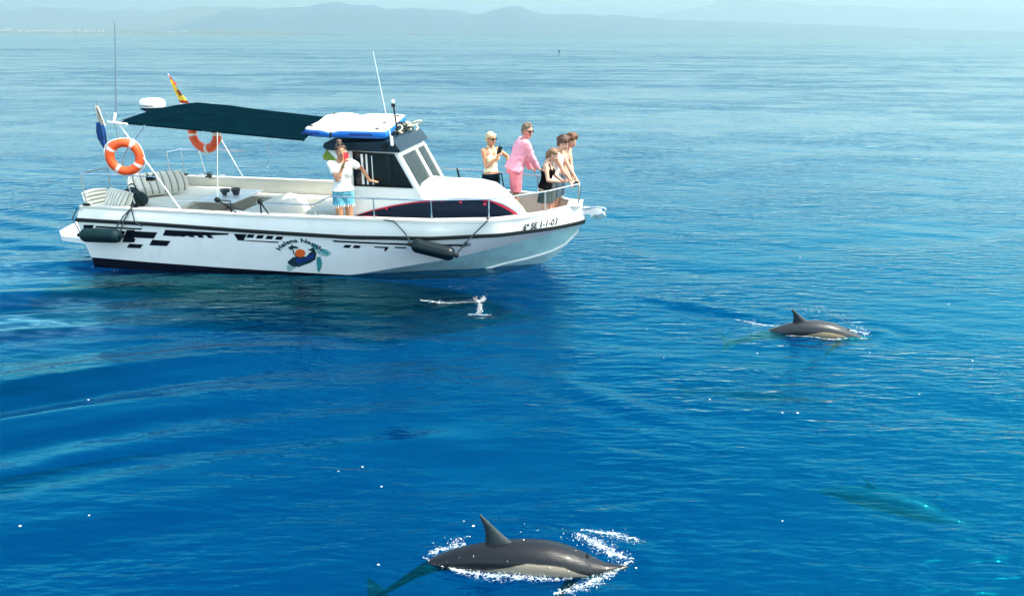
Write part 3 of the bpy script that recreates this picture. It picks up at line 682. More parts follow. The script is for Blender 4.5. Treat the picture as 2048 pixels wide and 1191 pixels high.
# inside of the wheelhouse: dash, wheel, seat
obj('dashboard', MB().prism([(5.05, .63), (5.72, .63), (5.72, 1.02), (5.3, 1.06), (5.05, 1.0)], Y0 + .07, Y1 - .07, 'y'), navy, boat, smooth=30)
obj('steering_wheel', MB().torus((5.0, -.35, 1.25), .17, .014, Matrix.Rotation(R(62), 3, 'Y'), 28, 8), rubber, boat)
obj('helm_seat', MB().box(4.5, 4.85, -.6, -.15, .46, .95, .05).box(4.45, 4.55, -.6, -.15, .9, 1.4, .04), rubber, boat)
# windscreen: raked frame and panes
def wsp(y, t):      # point on the raked windscreen plane; t = 0 foot, 1 head
    return Vector((5.775 + (5.36 - 5.775) * t, y, 1.2 + (1.95 - 1.2) * t))
def bar(p, q, w, d, mb):
    p = Vector(p); q = Vector(q); t = (q - p).normalized(); n = Vector((.875, 0, .484)); s_ = t.cross(n).normalized()
    rg = [[c + s_ * (w / 2) * a + n * (d / 2) * b for a, b in ((-1, -1), (1, -1), (1, 1), (-1, 1))] for c in (p, q)]
    mb.loft(rg, True, True)
fr = MB(); bar(wsp(Y0 + .05, -.02), wsp(Y0 + .05, 1.0), .12, .05, fr); obj('windscreen_post', fr, gel, boat, smooth=None)
fr = MB(); bar(wsp(Y1 - .04, -.02), wsp(Y1 - .04, 1.0), .09, .05, fr); obj('windscreen_post', fr, gel, boat, smooth=None)
fr = MB(); bar(wsp(.06, -.02), wsp(.06, 1.0), .11, .046, fr); obj('windscreen_post', fr, gel, boat, smooth=None)
fr = MB(); bar(wsp(Y0 + .06, .95), wsp(Y1 - .05, .95), .10, .042, fr); bar(wsp(Y0 + .06, .04), wsp(Y1 - .05, .04), .10, .042, fr); obj('windscreen_rail', fr, gel, boat, smooth=None)
pane('windscreen_pane', [wsp(Y0 + .10, .08), wsp(.01, .08), wsp(.01, .92), wsp(Y0 + .10, .92)], .008, glass_w)
pane('windscreen_pane', [wsp(.11, .08), wsp(Y1 - .08, .08), wsp(Y1 - .08, .92), wsp(.11, .92)], .008, glass_w)
obj('dash_item', MB().ell((5.62, -.25, 1.26), (.06, .1, .045)), rubber, boat)
# roof with dark fascia
rf = []
for y, dz in ((Y0 - .05, 0), (Y0 - .05, .0), (-.1, .03), (Y1 + .05, .0)): pass
roof = MB(); rows = []
ny = 9
for k in range(ny + 1):
    y = Y0 - .05 + (Y1 - Y0 + .10) * k / ny; c = .035 * (1 - ((k / ny) * 2 - 1) ** 2)
    rows.append([(4.26, y, 1.958), (4.19, y, 1.99 + c), (4.20, y, 2.06 + c), (5.33, y, 2.125 + c), (5.36, y, 2.11 + c), (5.46, y, 1.965), (5.43, y, 1.952)])
roof.loft(rows, True, True)
obj('wheelhouse_roof', roof, navy_roof, boat, smooth=35)
obj('roof_speaker', MB().tube([(5.21, Y0 - .05, 2.04), (5.21, Y0 - .075, 2.04)], .045, 16), rubber, boat)
obj('hand_rail', MB().tube([(4.55, Y0 - .03, 2.0), (4.6, Y0 - .10, 1.9), (4.62, Y0 - .11, 1.75), (4.62, Y0 - .04, 1.62)], .008, 6), steel, boat)
# coachroof top
ct = []
xs_ct = [5.60, 5.80, 6.0, 6.25, 6.5, 6.75, 6.95, 7.1, 7.22, 7.31, 7.37, 7.385, 7.385]
zt = [1.215, 1.20, 1.228, 1.256, 1.272, 1.277, 1.245, 1.20, 1.14, 1.075, .99, .86, .80]
cr = [.20, .19, .155, .12, .09, .06, .05, .045, .04, .035, .03, .02, 0]
for x, z0, c in zip(xs_ct, zt, cr):
    ring = []
    for k in range(13):
        t = k / 12; e_ = min(1, max(0, (x - 6.55) / .8)); y = Y0 + (Y1 - 1.15 * e_ * e_ * (3 - 2 * e_) - Y0) * t; ring.append((x + .05 * (1 - (2 * t - 1) ** 2) * (1 if x > 6.9 else 0), y, z0 + c * (1 - (2 * t - 1) ** 4)))
    ct.append(ring)
obj('coachroof', MB().loft(ct, False, False), deck_gel, boat, smooth=40)
# navy side panel with red outline
PN = [[4.488,.838],[4.639,.911],[4.927,1.014],[5.311,1.112],[5.647,1.175],[5.979,1.213],[6.224,1.238],[6.468,1.256],[6.709,1.261],[6.909,1.237],[7.069,1.19],[7.19,1.13],[7.29,1.065],[7.345,1.0],[7.362,.93],[7.365,.80]]
def vine_mat():
    m = mat('navy_panel_print', (0.006, 0.014, 0.034), 0.35, spec=.2); nt = m.node_tree; b = nt.nodes['Principled BSDF']
    tc = [n for n in nt.nodes if n.type == 'TEX_COORD'][0]
    v = nt.nodes.new('ShaderNodeTexVoronoi'); v.feature = 'DISTANCE_TO_EDGE'; v.inputs['Scale'].default_value = 9
    ns = nt.nodes.new('ShaderNodeTexNoise'); ns.inputs['Scale'].default_value = 5; mxv = nt.nodes.new('ShaderNodeMix'); mxv.data_type = 'RGBA'; mxv.blend_type = 'ADD'; mxv.inputs[0].default_value = .25
    nt.links.new(tc.outputs['Object'], ns.inputs['Vector']); nt.links.new(tc.outputs['Object'], mxv.inputs[6]); nt.links.new(ns.outputs['Color'], mxv.inputs[7]); nt.links.new(mxv.outputs[2], v.inputs['Vector'])
    cr_ = nt.nodes.new('ShaderNodeValToRGB'); cr_.color_ramp.elements[0].color = (0.008, 0.018, 0.04, 1); cr_.color_ramp.elements[1].color = (0.005, 0.012, 0.03, 1); cr_.color_ramp.elements[1].position = .07
    nt.links.new(v.outputs['Distance'], cr_.inputs[0]); nt.links.new(cr_.outputs[0], b.inputs['Base Color']); return m
pn = MB().prism(PN + [[4.488, .80]], Y0 - .012, Y0 - .002, 'y')
obj('navy_side_panel', pn, vine_mat(), boat, smooth=None)
rb = MB(); rows = [[], []]
for i, (x, z) in enumerate(PN):
    p = Vector((PN[max(i - 1, 0)][0], PN[max(i - 1, 0)][1])); q = Vector((PN[min(i + 1, len(PN) - 1)][0], PN[min(i + 1, len(PN) - 1)][1])); d = (q - p).normalized(); n = Vector((d.y, -d.x))
    w = .004 if i < 2 else (.018 if i < 10 else .04)
    if i < 1: w = .002
    rows[0].append((x, Y0 - .0165, z)); rows[1].append((x + n.x * w, Y0 - .0165, z + n.y * w))
rb.loft(rows, False, False); obj('red_panel_outline', rb, redv, boat, smooth=None)
for x, z, r_ in ((5.17, 1.045, .02), (6.10, 1.215, .024), (6.40, 1.20, .022), (6.79, 1.185, .026)):
    obj('red_emblem', MB().add([(x + r_ * (1 + .35 * (k % 2)) * math.cos(k * PI / 5), Y0 - .019, z + r_ * (.8 + .3 * (k % 2)) * math.sin(k * PI / 5)) for k in range(10)], [tuple(range(10))]), redv, boat, smooth=None)
obj('red_label', MB().box(4.78, 5.02, Y0 - .02, Y0 - .013, .86, .915), redv, boat)

# ---- sun canopy and its frame
cv = []
for i in range(25):
    t = i / 24; ring_t = []; ring = []
    for k in range(17):
        s_ = k / 16; y = -1.27 + 2.45 * s_
        xa = .90 - .08 * s_ ; xb = 4.05 - .62 * s_
        x = xa + (xb - xa) * t
        za = 2.36 + .10 * s_ + .05 * math.sin(PI * s_); zb = 2.165 + .07 * s_ + .02 * math.sin(PI * s_)
        z = za + (zb - za) * t - .03 * math.sin(PI * t) * math.sin(PI * s_) + .004 * math.sin(t * 9.4) * (1 - abs(2 * s_ - 1))
        z += .012 * math.exp(-((t - .25) / .09) ** 2) * s_ 
        ring.append((x, y, z))
    cv.append(ring)
low_ = [[(x, y, z - .012) for x, y, z in r] for r in cv]
cb = MB(); cb.loft(cv, False, False); cb.loft(low_, False, False)
def edge_strip(a, b): cb.loft([a, b], False, False)
edge_strip(cv[0], low_[0]); edge_strip(cv[-1], low_[-1]); edge_strip([r[0] for r in cv], [r[0] for r in low_]); edge_strip([r[-1] for r in cv], [r[-1] for r in low_])
can = obj('sun_canopy', cb, canvas_m, boat, smooth=40)
# hem along the near and far edges
for kk in (0, 16):
    obj('canopy_hem', MB().tube([(r[kk][0], r[kk][1], r[kk][2] - .012) for r in cv], .013, 6), canvas_m, boat)
yn, yf = -1.33, 1.3
def pole(pts, r=.011, m=steel, name='canopy_pole'): return obj(name, MB().tube(rounded(pts, .08), r, 8), m, boat)
pole([(.96, yn, 2.36), (1.83, yn, .99)], m=alu)
pole([(1.42, yn, 2.32), (.93, yn, 1.82), (.92, yn, 1.50), (1.03, yn, 1.0)])
pole([(.54, yf, 2.44 - .45), (.72, yf, 1.02)]); pole([(.85, 1.18, 2.45), (.54, yf, 1.99)])
pole([(.96, yf, 2.10), (1.52, yf, 1.0)], m=alu); pole([(.92, 1.18, 2.45), (.96, yf, 2.10)], m=alu)
pole([(.94, -1.30, 2.355), (.90, 0, 2.40), (.86, 1.2, 2.45)]); pole([(2.4, -1.29, 2.25), (2.25, 0, 2.29), (2.1, 1.19, 2.33)])
pole([(.78, -1.33, 2.36), (1.12, -1.33, 2.335)], .018, plast_w, 'canopy_end_bar')
pole([(2.68, -1.38, 2.25), (2.55, -1.40, 1.19)], .006, plast_w, 'canopy_strap')
pole([(2.18, yf, 2.25), (2.08, yf, 1.24), (1.42, yf, 1.26)], .007, steel, 'canopy_strap')
pole([(1.70, -1.36, 1.13), (2.53, -1.40, 1.19)], .006, steel, 'canopy_strap')

# ---- rails
def rail(name, pts, r=.0125, m=steel, rd=.1): return obj(name, MB().tube(rounded(pts, rd), r, 8), m, boat)
def gun(x, sg, d=.06): h, z = sheer(x); return (x, sg * max(.05, h - d), z + .01)
near = [(3.22, -1.42, 1.185), (4.19, -1.40, 1.175), (4.42, -1.39, 1.325), (5.14, -1.37, 1.31), (6.04, -1.31, 1.305)]
near += [(6.90, -1.12, 1.315), (7.3, -.95, 1.35), (7.75, -.68, 1.385), (8.05, -.40, 1.42), (8.21, -.24, 1.435)]
rail('bow_rail', near + [(8.24, -.20, 1.40), (8.20, -.17, 1.06)], rd=.12)
for x, top in ((4.19, (4.19, -1.40, 1.175)), (5.14, (5.14, -1.37, 1.31)), (6.04, (6.04, -1.31, 1.305)), (6.90, (6.90, -1.12, 1.315)), (7.72, (7.72, -.70, 1.385))):
    rail('stanchion', [top, (x, -(sheer(x)[0] - .055), sheer(x)[1] + .01)], .011)
    obj('stanchion_foot', MB().tube([(x, -(sheer(x)[0] - .055), sheer(x)[1] + .012), (x, -(sheer(x)[0] - .055), sheer(x)[1] + .035)], .026, 12), steel, boat)
far = [(4.2, 1.38, 1.30), (5.0, 1.36, 1.34), (5.55, 1.32, 1.345), (6.0, 1.27, 1.34), (6.65, 1.14, 1.335), (7.35, .86, 1.355), (7.85, .52, 1.38), (8.10, .28, 1.40)]
rail('bow_rail', far + [(8.19, .2, 1.37), (8.17, .17, 1.06)], rd=.12)
for x, y, z in ((5.0, 1.36, 1.34), (6.65, 1.14, 1.335), (7.4, .83, 1.355)):
    rail('stanchion', [(x, y, z), (x, sheer(x)[0] - .055, sheer(x)[1] + .01)], .011)
rail('stanchion', [(6.68, 1.13, 1.335), (6.74, sheer(6.74)[0] - .055, 1.01)], .012, rubber)
rail('stanchion', [(4.2, 1.38, 1.31), (4.28, 1.40, 1.0)], .018, rubber); rail('stanchion', [(5.82, 1.29, 1.36), (5.90, 1.30, 1.0)], .018, rubber)
# stern rails, open in the middle
for sg, nm in ((-1, 'stern_rail'), (1, 'stern_rail')):
    rail(nm, [(.24, sg * .85, 1.545), (.17, sg * 1.40, 1.53), (.9, sg * 1.42, 1.535), (1.55, sg * 1.42, 1.53)], rd=.05)
    rail('stanchion', [(.24, sg * .85, 1.545), (.24, sg * .84, 1.0)], .013); rail('stanchion', [(.17, sg * 1.40, 1.53), (.19, sg * 1.41, 1.0)], .013)
    obj('stanchion_foot', MB().ell((.19, sg * 1.41, 1.02), (.07, .05, .03)), rubber, boat)
# folding step brackets on the near gunwale
for x in (2.55, 3.28):
    b = MB(); b.tube([(x, -1.40, 1.19), (x + .0, -1.42, 1.0)] if x > 3 else [(x, -1.40, 1.19), (x + .32, -1.42, 1.0)], .013, 8)
    b.tube([(x, -1.40, 1.185), (x + .13, -1.42, 1.0)] if x > 3 else [(x, -1.40, 1.19), (x + .22, -1.41, 1.185), (x + .22, -1.42, 1.0)], .011, 8)
    obj('folding_bracket', b, rubber, boat)
    obj('bracket_knob', MB().ell((x, -1.41, 1.195), (.05, .04, .045)), rubber, boat)
# lashings where poles meet the rail
def lash(c, n=7, r=.035, m=rubber, nm='lashing', par=boat, s=1):
    q = random.Random(int(c[0] * 1000)); b = MB()
    for i in range(n):
        p = Vector(c) + Vector((q.uniform(-1, 1), q.uniform(-.6, .6), q.uniform(-.6, .6))) * r * 1.6 * s
        b.torus(p, r * q.uniform(.5, .9) * s, .009, Matrix.Rotation(q.uniform(0, 3), 3, 'X') @ Matrix.Rotation(q.uniform(0, 3), 3, 'Y'), 12, 6)
    return obj(nm, b, m, par)
lash((1.42, -1.38, 1.50), 10, .045); lash((.75, 1.33, 1.04), 8, .04); lash((1.03, -1.38, 1.02), 6, .03); lash((1.05, yf, 1.9), 6, .03); lash((4.98, -1.40, .99), 5, .025); lash((6.9, -1.14, 1.0), 5, .025)
# cleats
for x, sg in ((.55, 1), (2.9, -1), (3.6, 1), (7.0, 1), (7.85, 1), (7.4, -1), (1.0, 1)):
    h, z = sheer(x); y = sg * (h - .06)
    obj('cleat', MB().tube([(x - .07, y, z + .05), (x - .04, y, z + .055), (x + .04, y, z + .055), (x + .07, y, z + .05)], [.006, .010, .010, .006], 8).tube([(x - .025, y, z + .01), (x - .025, y, z + .05)], .008).tube([(x + .025, y, z + .01), (x + .025, y, z + .05)], .008), steel, boat)
# bow roller and anchor
obj('bow_roller', MB().box(8.10, 8.52, -.07, .07, .90, .925, .006).box(8.28, 8.58, -.075, -.06, .90, 1.0, .004).box(8.28, 8.58, .06, .075, .90, 1.0, .004).tube([(8.5, -.07, .955), (8.5, .07, .955)], .03, 12), plast_w, boat)
obj('anchor_loop', MB().tube(rounded([(8.24, -.09, .985), (8.45, -.09, 1.03), (8.64, -.05, 1.02), (8.66, -.03, .90), (8.56, -.03, .86), (8.40, -.07, .87)], .06), .016, 8), steel, boat)
obj('anchor', MB().tube([(8.25, 0, .95), (8.56, 0, .965), (8.62, 0, .90)], .016, 8).prism([(8.40, .86), (8.60, .93), (8.66, .88), (8.55, .82)], -.10, .10, 'y'), steel, boat)
# antennas, mast light, radar
obj('whip_antenna', MB().tube([(.88, -1.28, 2.36), (.92, -1.25, 2.62), (1.10, -1.2, 3.84)], [.016, .012, .006], 8), mat('grey_antenna', (0.10, 0.16, 0.22), 0.4), boat)
obj('antenna_base', MB().tube([(.86, -1.29, 2.34), (.90, -1.27, 2.50)], .022, 8), plast_w, boat)
obj('whip_antenna', MB().tube([(5.32, -.92, 2.14), (5.30, -.92, 2.30), (5.10, -.9, 3.45)], [.014, .008, .004], 8), alu, boat)
obj('antenna_base', MB().tube([(5.33, -.92, 2.06), (5.325, -.92, 2.20)], .024, 10), plast_w, boat)
ml = MB().tube([(5.27, -.42, 2.14), (5.22, -.42, 2.62)], .014, 8)
obj('mast', ml, rubber, boat)
obj('mast_light', MB().tube([(5.215, -.42, 2.60), (5.214, -.42, 2.645)], .034, 12), rubber, boat)
obj('mast_lamp', MB().ell((5.213, -.42, 2.675), (.026, .026, .035)), plast_w, boat)
RX, RY, RZ = .62, .10, 2.45
def disc_rings(prof): return [[(RX + r_ * math.cos(a), RY + r_ * math.sin(a), RZ + z) for a in [2 * PI * k / 32 for k in range(32)]] for r_, z in prof]
obj('radar_dome', MB().loft(disc_rings([(.001, .165), (.10, .162), (.165, .15), (.20, .125), (.212, .08), (.212, .03), (.203, .012)]), True, False), plast_w, boat, smooth=40)
obj('radar_foot', MB().loft(disc_rings([(.202, .012), (.19, -.03), (.13, -.06), (.10, -.10)]), True, True), navy_roof, boat, smooth=40)
bmk = MB()
for k in range(13):
    a = R(-135 + k * 6.4)
    if k == 4: continue
    bmk.add([(RX + .2135 * math.cos(a + da), RY + .2135 * math.sin(a + da), RZ + zz) for da, zz in ((-.04, .036), (.04, .036), (.04, .056), (-.04, .056))], [(0, 1, 2, 3)])
obj('radar_marking', bmk, black_v, boat, smooth=None, kind='stuff')
obj('radar_bracket', MB().tube([(.62, .10, 2.33), (.92, .10, 2.40)], .025, 8).tube([(.62, -.02, 2.33), (.92, -.02, 2.40)], .02, 8), steel, boat)

# ------------------------------------------------------------------ things carried on the boat
ring_m = mat('life_ring_orange', (0.80, 0.085, 0.012), 0.45, var=0.08, vscale=7)
refl = mat('reflective_tape', (0.75, 0.62, 0.55), 0.35)
line_m = mat('pale_line', (0.75, 0.72, 0.66), 0.8)
def life_ring(c, M, label, group='orange life rings hung on the canopy frame', a_off=0.0, k_=1.0):
    M = M * k_
    t = thing('life_ring', label, 'life ring', c, group=group)
    obj('ring_body', MB().torus(c, .222, .070, M, 56, 18, flat=.8), ring_m, t, smooth=60)
    for k in range(4):
        a = a_off + R(45) + k * PI / 2
        obj('reflective_band', MB().torus(c, .222, .0725, M, 4, 18, a - .11, a + .11, flat=.81), refl, t, smooth=60)
    b = MB()
    for k in range(4):
        a0 = a_off + R(45) + k * PI / 2
        pts = [Vector(c) + M @ Vector((math.cos(a0 + PI / 2 * i / 8) * (.302 - .012 * math.cos(PI * (i / 4 - 1))), math.sin(a0 + PI / 2 * i / 8) * (.302 - .012 * math.cos(PI * (i / 4 - 1))), .0)) for i in range(9)]
        b.tube(pts, .008, 6)
    obj('grab_line', b, line_m, t)
    return t
MR = Matrix.Rotation(R(12), 3, 'Z') @ Matrix.Rotation(R(90), 3, 'X') @ Matrix.Rotation(R(8), 3, 'Y')
life_ring((1.04, -1.41, 1.83), MR, 'whole orange life ring facing outward over the stern cushions', a_off=R(10))
MR2 = Matrix.Rotation(R(-5), 3, 'Z') @ Matrix.Rotation(R(90), 3, 'X')
life_ring((.86, 1.20, 1.86), MR2, 'red orange life ring half hidden under the green canopy', a_off=R(-42), k_=1.2)

# flags
def cloth_strip(path_l, path_r, nx=10, wave=.02, seed=1):
    rows = []
    for i in range(len(path_l)):
        a, b = Vector(path_l[i]), Vector(path_r[i]); rows.append([a.lerp(b, k / nx) + Vector((0, 1, 0)) * wave * math.sin(k * 1.7 + i * .8 + seed) + Vector((1, 0, 0)) * wave * .4 * math.sin(k * 2.3 + seed) for k in range(nx + 1)])
    return rows
sf = thing('flag', 'red and yellow flag furled on a short staff above the canopy', 'flag', (.62, .95, 2.45))
obj('staff', MB().tube([(.63, .95, 2.40), (.44, .95, 2.99)], .011, 8), steel, sf)
flag_red = mat('flag_red', (0.62, 0.03, 0.015), 0.8, var=.1); flag_yel = mat('flag_yellow', (0.85, 0.55, 0.04), 0.8, var=.1)
def fp(t, w): # along staff t 0 top..1 bottom, w across
    return (.445 + .165 * t + w, .95, 2.975 - .50 * t)
def fl(t0, t1, w0, w1, m, nm, dy=0):
    L_ = [fp(t0 + (t1 - t0) * i / 6, w0[0] + (w0[1] - w0[0]) * i / 6) for i in range(7)]; R_ = [fp(t0 + (t1 - t0) * i / 6, w1[0] + (w1[1] - w1[0]) * i / 6) for i in range(7)]
    rows = cloth_strip(L_, R_, 8, .014, 2); b = MB().loft([[v + Vector((0, dy, 0)) for v in r] for r in rows], False, False); obj(nm, b, m, sf, smooth=60)
fl(.02, .38, (.0, .01), (.012, .075), flag_red, 'red_band')
fl(.20, .93, (-.002, -.01), (.03, .155), flag_yel, 'yellow_band', -.018)
fl(.93, 1.03, (-.01, 0.0), (.16, .18), flag_red, 'red_band', -.016)
fl(.55, .75, (.055, .06), (.105, .125), mat('flag_crest', (0.10, 0.09, 0.06), 0.8, var=.6, vscale=60), 'crest', -.032)
fl(.62, .70, (.07, .07), (.10, .11), flag_red, 'crest_shield', -.036)
bf = thing('flag', 'limp blue and white flag on a thin staff at the stern', 'flag', (.97, -1.42, 1.95))
obj('staff', MB().tube([(.96, -1.36, 2.10), (.90, -1.34, 2.34), (.66, -1.34, 2.66)], .006, 8), mat('grey_staff', (0.12, 0.15, 0.17), .5), bf)
obj('lower_staff', MB().tube([(.78, -1.36, 2.00), (.63, -1.36, 2.30), (.66, -1.34, 2.66)], .006, 8), mat('grey_staff', (0.12, 0.15, 0.17), .5), bf)
fw_ = mat('flag_white', (0.45, 0.43, 0.36), 0.85, var=.1); fb_ = mat('flag_blue', (0.004, 0.07, 0.26), 0.85, var=.5)
obj('white_band', MB().loft(cloth_strip([(.655, -1.36, 2.62), (.635, -1.36, 2.45), (.64, -1.36, 2.33)], [(.68, -1.36, 2.60), (.74, -1.36, 2.42), (.76, -1.36, 2.31)], 10, .025, 1), False, False), fw_, bf, smooth=60)
obj('blue_band', MB().loft(cloth_strip([(.635, -1.38, 2.36), (.595, -1.38, 2.22), (.61, -1.38, 2.10), (.68, -1.38, 1.95)], [(.70, -1.38, 2.36), (.735, -1.38, 2.22), (.735, -1.38, 2.10), (.72, -1.38, 1.93)], 10, .025, 3), False, False), fb_, bf, smooth=60)

# inflatable board strapped on the wheelhouse roof
bd = thing('inflatable_board', 'white and blue inflatable board strapped flat on the wheelhouse roof', 'paddleboard', (4.5, -.1, 2.16))
out_n = [(3.84, -.72), (3.83, -.55), (3.80, -.2), (3.72, .2), (3.68, .45), (3.74, .66), (3.86, .76), (4.3, .77), (4.8, .75), (5.02, .72), (5.07, .66), (5.12, .3), (5.18, -.2), (5.245, -.85), (5.24, -.93), (5.18, -.955), (4.6, -.96), (4.1, -.945), (3.93, -.90), (3.86, -.82)]
def board_pt(x, y, z):
    near_z = 2.155 + (y + .96) * .052
    g = .035 * math.exp(-((x - (4.34 - .06 * (y + .9))) / .10) ** 2)
    return (x, y, near_z + z - (g if z > .05 else 0))
def dens(poly, step=.05):
    o = []
    for i in range(len(poly)):
        a, b = Vector(poly[i]), Vector(poly[(i + 1) % len(poly)]); n = max(1, int((b - a).length / step))
        o += [tuple(a.lerp(b, k / n)) for k in range(n)]
    return o
OUT = dens(out_n); cxb, cyb = 4.5, -.1
def scl(p, d):
    v = Vector((cxb - p[0], cyb - p[1])); L_ = v.length; v.normalize(); return (p[0] + v.x * d, p[1] + v.y * d)
rails_z = [(.035, 0.0), (.012, .022), (0, .05), (0, .085), (.010, .112)]
sidem = MB().loft([[board_pt(*scl(p, d), z) for p in OUT] for d, z in rails_z], True, False)
sidem.loft([[board_pt(*scl(p, d), z) for p in OUT] for d, z in ((.035, 0), (.45, 0))], True, False)
blue_b = mat('board_blue', (0.004, 0.15, 0.55), 0.4, var=.12, vscale=3)
obj('board_side', sidem, blue_b, bd, smooth=50)
topm = MB(); rr_ = [[board_pt(*scl(p, d), z) for p in OUT] for d, z in ((.010, .112), (.03, .126), (.06, .132), (.2, .134), (.4, .136))]
topm.loft(rr_, True, False); n0 = len(rr_[0]); topm.add(rr_[-1], [tuple(range(n0))])
obj('board_deck', topm, mat('board_white', (0.50, 0.48, 0.43), 0.55, var=.05, vscale=4), bd, smooth=50)
for c, w in (((4.02, -.95), .16), ((4.85, -.965), .2)):
    obj('board_print', MB().add([board_pt(c[0] - w, c[1] - .008, .05), board_pt(c[0] + w, c[1] - .008, .05), board_pt(c[0] + w * .8, c[1] - .008, .085), board_pt(c[0] - w * .9, c[1] - .008, .085)], [(0, 1, 2, 3)]), mat('board_dark_blue', (0.004, 0.03, 0.22), .4), bd, smooth=None)
strap = [board_pt(4.345, -.985, .0), board_pt(4.345, -.975, .06), board_pt(4.35, -.94, .115), board_pt(4.35, -.86, .112), board_pt(4.33, -.4, .112), board_pt(4.30, .1, .112), board_pt(4.26, .7, .112), board_pt(4.25, .78, .08), board_pt(4.25, .79, 0)]
obj('strap', MB().loft([[(x - .016, y, z + .006), (x + .016, y, z + .006), (x + .016, y, z), (x - .016, y, z)] for x, y, z in strap], True, True), rubber, bd)
for x, y in ((3.93, -.72), (5.08, -.86), (3.80, .55), (5.0, -.25), (5.0, .45)):
    p = board_pt(x, y, .137); obj('grommet', MB().tube([p, (p[0], p[1], p[2] + .012)], .03, 12), rubber, bd)

# heap of rope on the roof front
rp = thing('rope_coil', 'loose heap of pale and dark rope on the wheelhouse roof', 'rope', (5.25, .1, 2.13))
q = random.Random(11)
for m_, n_ in ((mat('pale_rope', (0.62, 0.55, 0.38), .9, bump=.002, bscale=200), 9), (rope_m, 8)):
    b = MB()
    for i in range(n_):
        c = Vector((5.24 + q.uniform(-.05, .06), .12 + q.uniform(-.42, .42), 2.17 + q.uniform(0, .09)))
        b.torus(c, q.uniform(.05, .11), .012, Matrix.Rotation(q.uniform(-.9, .9), 3, 'X') @ Matrix.Rotation(q.uniform(-.7, .7), 3, 'Y'), 18, 6, flat=1)
    obj('rope_strands', b, m_, rp)

# fenders
fend_m = mat('fender_cover', (0.002, 0.016, 0.020), 0.55, var=.25, vscale=9, bump=.003, bscale=14, spec=.15)
fend_v = mat('fender_vinyl', (0.003, 0.009, 0.012), 0.28, var=.15, vscale=5, spec=.25)
def fender(a, b, r, m, label, lines):
    a = Vector(a); b = Vector(b); d = (b - a).normalized(); t = thing('fender', label, 'fender', a.lerp(b, .5), group='dark fenders slung along the hull side')
    L_ = (b - a).length; n = 24; pts = []; rr = []
    for i in range(n + 1):
        u = i / n; e = min(u, 1 - u) * L_; pts.append(a.lerp(b, u)); rr.append(max(.012, r * math.sqrt(max(0, 1 - max(0, 1 - e / (r * .95)) ** 2))))
    obj('fender_body', MB().tube(pts, rr, 20), m, t, smooth=60)
    for p, s in ((a, -1), (b, 1)):
        obj('fender_eye', MB().tube([p - d * s * .02, p + d * s * .05], .034, 10), rubber, t)
    for ln in lines: obj('fender_line', MB().tube([Vector(p) for p in ln], .011, 6), rope_m, t)
    return t
fender((.17, -1.64, .565), (.90, -1.65, .585), .115, fend_m, 'dark green cloth covered fender hung level near the stern',
       [[(.17, -1.64, .565), (.06, -1.56, .68), (-.02, -1.54, .80), (.07, -1.48, .98)], [(.86, -1.63, .58), (.93, -1.55, .82), (1.05, -1.51, 1.0), (1.07, -1.44, 1.04)], [(.75, -1.63, .62), (.95, -1.56, .90), (1.05, -1.51, 1.0)], [(1.07, -1.5, 1.0), (1.12, -1.55, .82), (1.25, -1.56, .74)]])
fender((5.76, -1.52, .655), (6.44, -1.46, .50), .110, fend_v, 'glossy black fender slung at a tilt below the bow rail',
       [[(5.76, -1.52, .655), (5.66, -1.46, .80), (5.47, -1.44, .99), (5.1, -1.38, 1.0)], [(6.44, -1.46, .50), (6.62, -1.36, .72), (6.90, -1.19, 1.0)]])
lash((6.62, -1.37, .66), 6, .03, rope_m)

# cushions on the stern pad
stripe_m = striped('striped_ticking', [(0, (0.66, 0.63, 0.55)), (.44, (0.10, 0.11, 0.11)), (.60, (0.66, 0.63, 0.55)), (.70, (0.30, 0.30, 0.29)), (.76, (0.66, 0.63, 0.55))], 8.0)
stripe_w = striped('wide_striped_ticking', [(0, (0.70, 0.66, 0.56)), (.50, (0.13, 0.14, 0.14)), (.80, (0.70, 0.66, 0.56))], 6.0)
def pillow(c, w, h, th, M, label, m):
    t = thing('cushion', label, 'cushion', c, group='striped cushions on the stern sun pad')
    n = 18; vs = []; uv = []; fs = []
    for sgn in (1, -1):
        for i in range(n + 1):
            for k in range(n + 1):
                u, v = i / n * 2 - 1, k / n * 2 - 1
                pinch = 1 - .10 * (abs(u) ** 2 * (1 - v * v) * 0 + 0); zz = th / 2 * ((1 - u ** 4) * (1 - v ** 4)) ** .55
                wob = .012 * math.sin(u * 5 + v * 3) * (1 - u * u) * (1 - v * v)
                x = u * w / 2 * (1 - .07 * (1 - v * v) * abs(u) ** 6 * -1 - .05 * v * v); y = v * h / 2 * (1 - .05 * u * u)
                vs.append(Vector(c) + M @ Vector((x, y, sgn * zz + wob))); uv.append((i / n, k / n))
    N1 = (n + 1) ** 2
    for s in range(2):
        for i in range(n):
            for k in range(n):
                a = s * N1 + i * (n + 1) + k; fs.append((a, a + 1, a + n + 2, a + n + 1))
    mb = MB(); mb.add(vs, fs); mb.uv = uv
    obj('cushion_cover', mb, m, t, smooth=80)
    seam = [vs[i * (n + 1)] for i in range(n + 1)] + [vs[n * (n + 1) + k] for k in range(1, n + 1)] + [vs[i * (n + 1) + n] for i in range(n - 1, -1, -1)] + [vs[k] for k in range(n - 1, -1, -1)]
    obj('piping', MB().tube(seam, .008, 6), line_m, t)
    return t
def RM(rz, ry, rx): return Matrix.Rotation(R(rz), 3, 'Z') @ Matrix.Rotation(R(ry), 3, 'Y') @ Matrix.Rotation(R(rx), 3, 'X')
pillow((.20, -1.12, 1.02), .40, .46, .17, RM(-20, 62, 0), 'striped cushion standing on edge in the stern corner', stripe_w)
pillow((.46, -1.02, 1.01), .48, .40, .20, RM(-5, 8, 55), 'striped cushion between the corner cushion and the green bag', stripe_m)
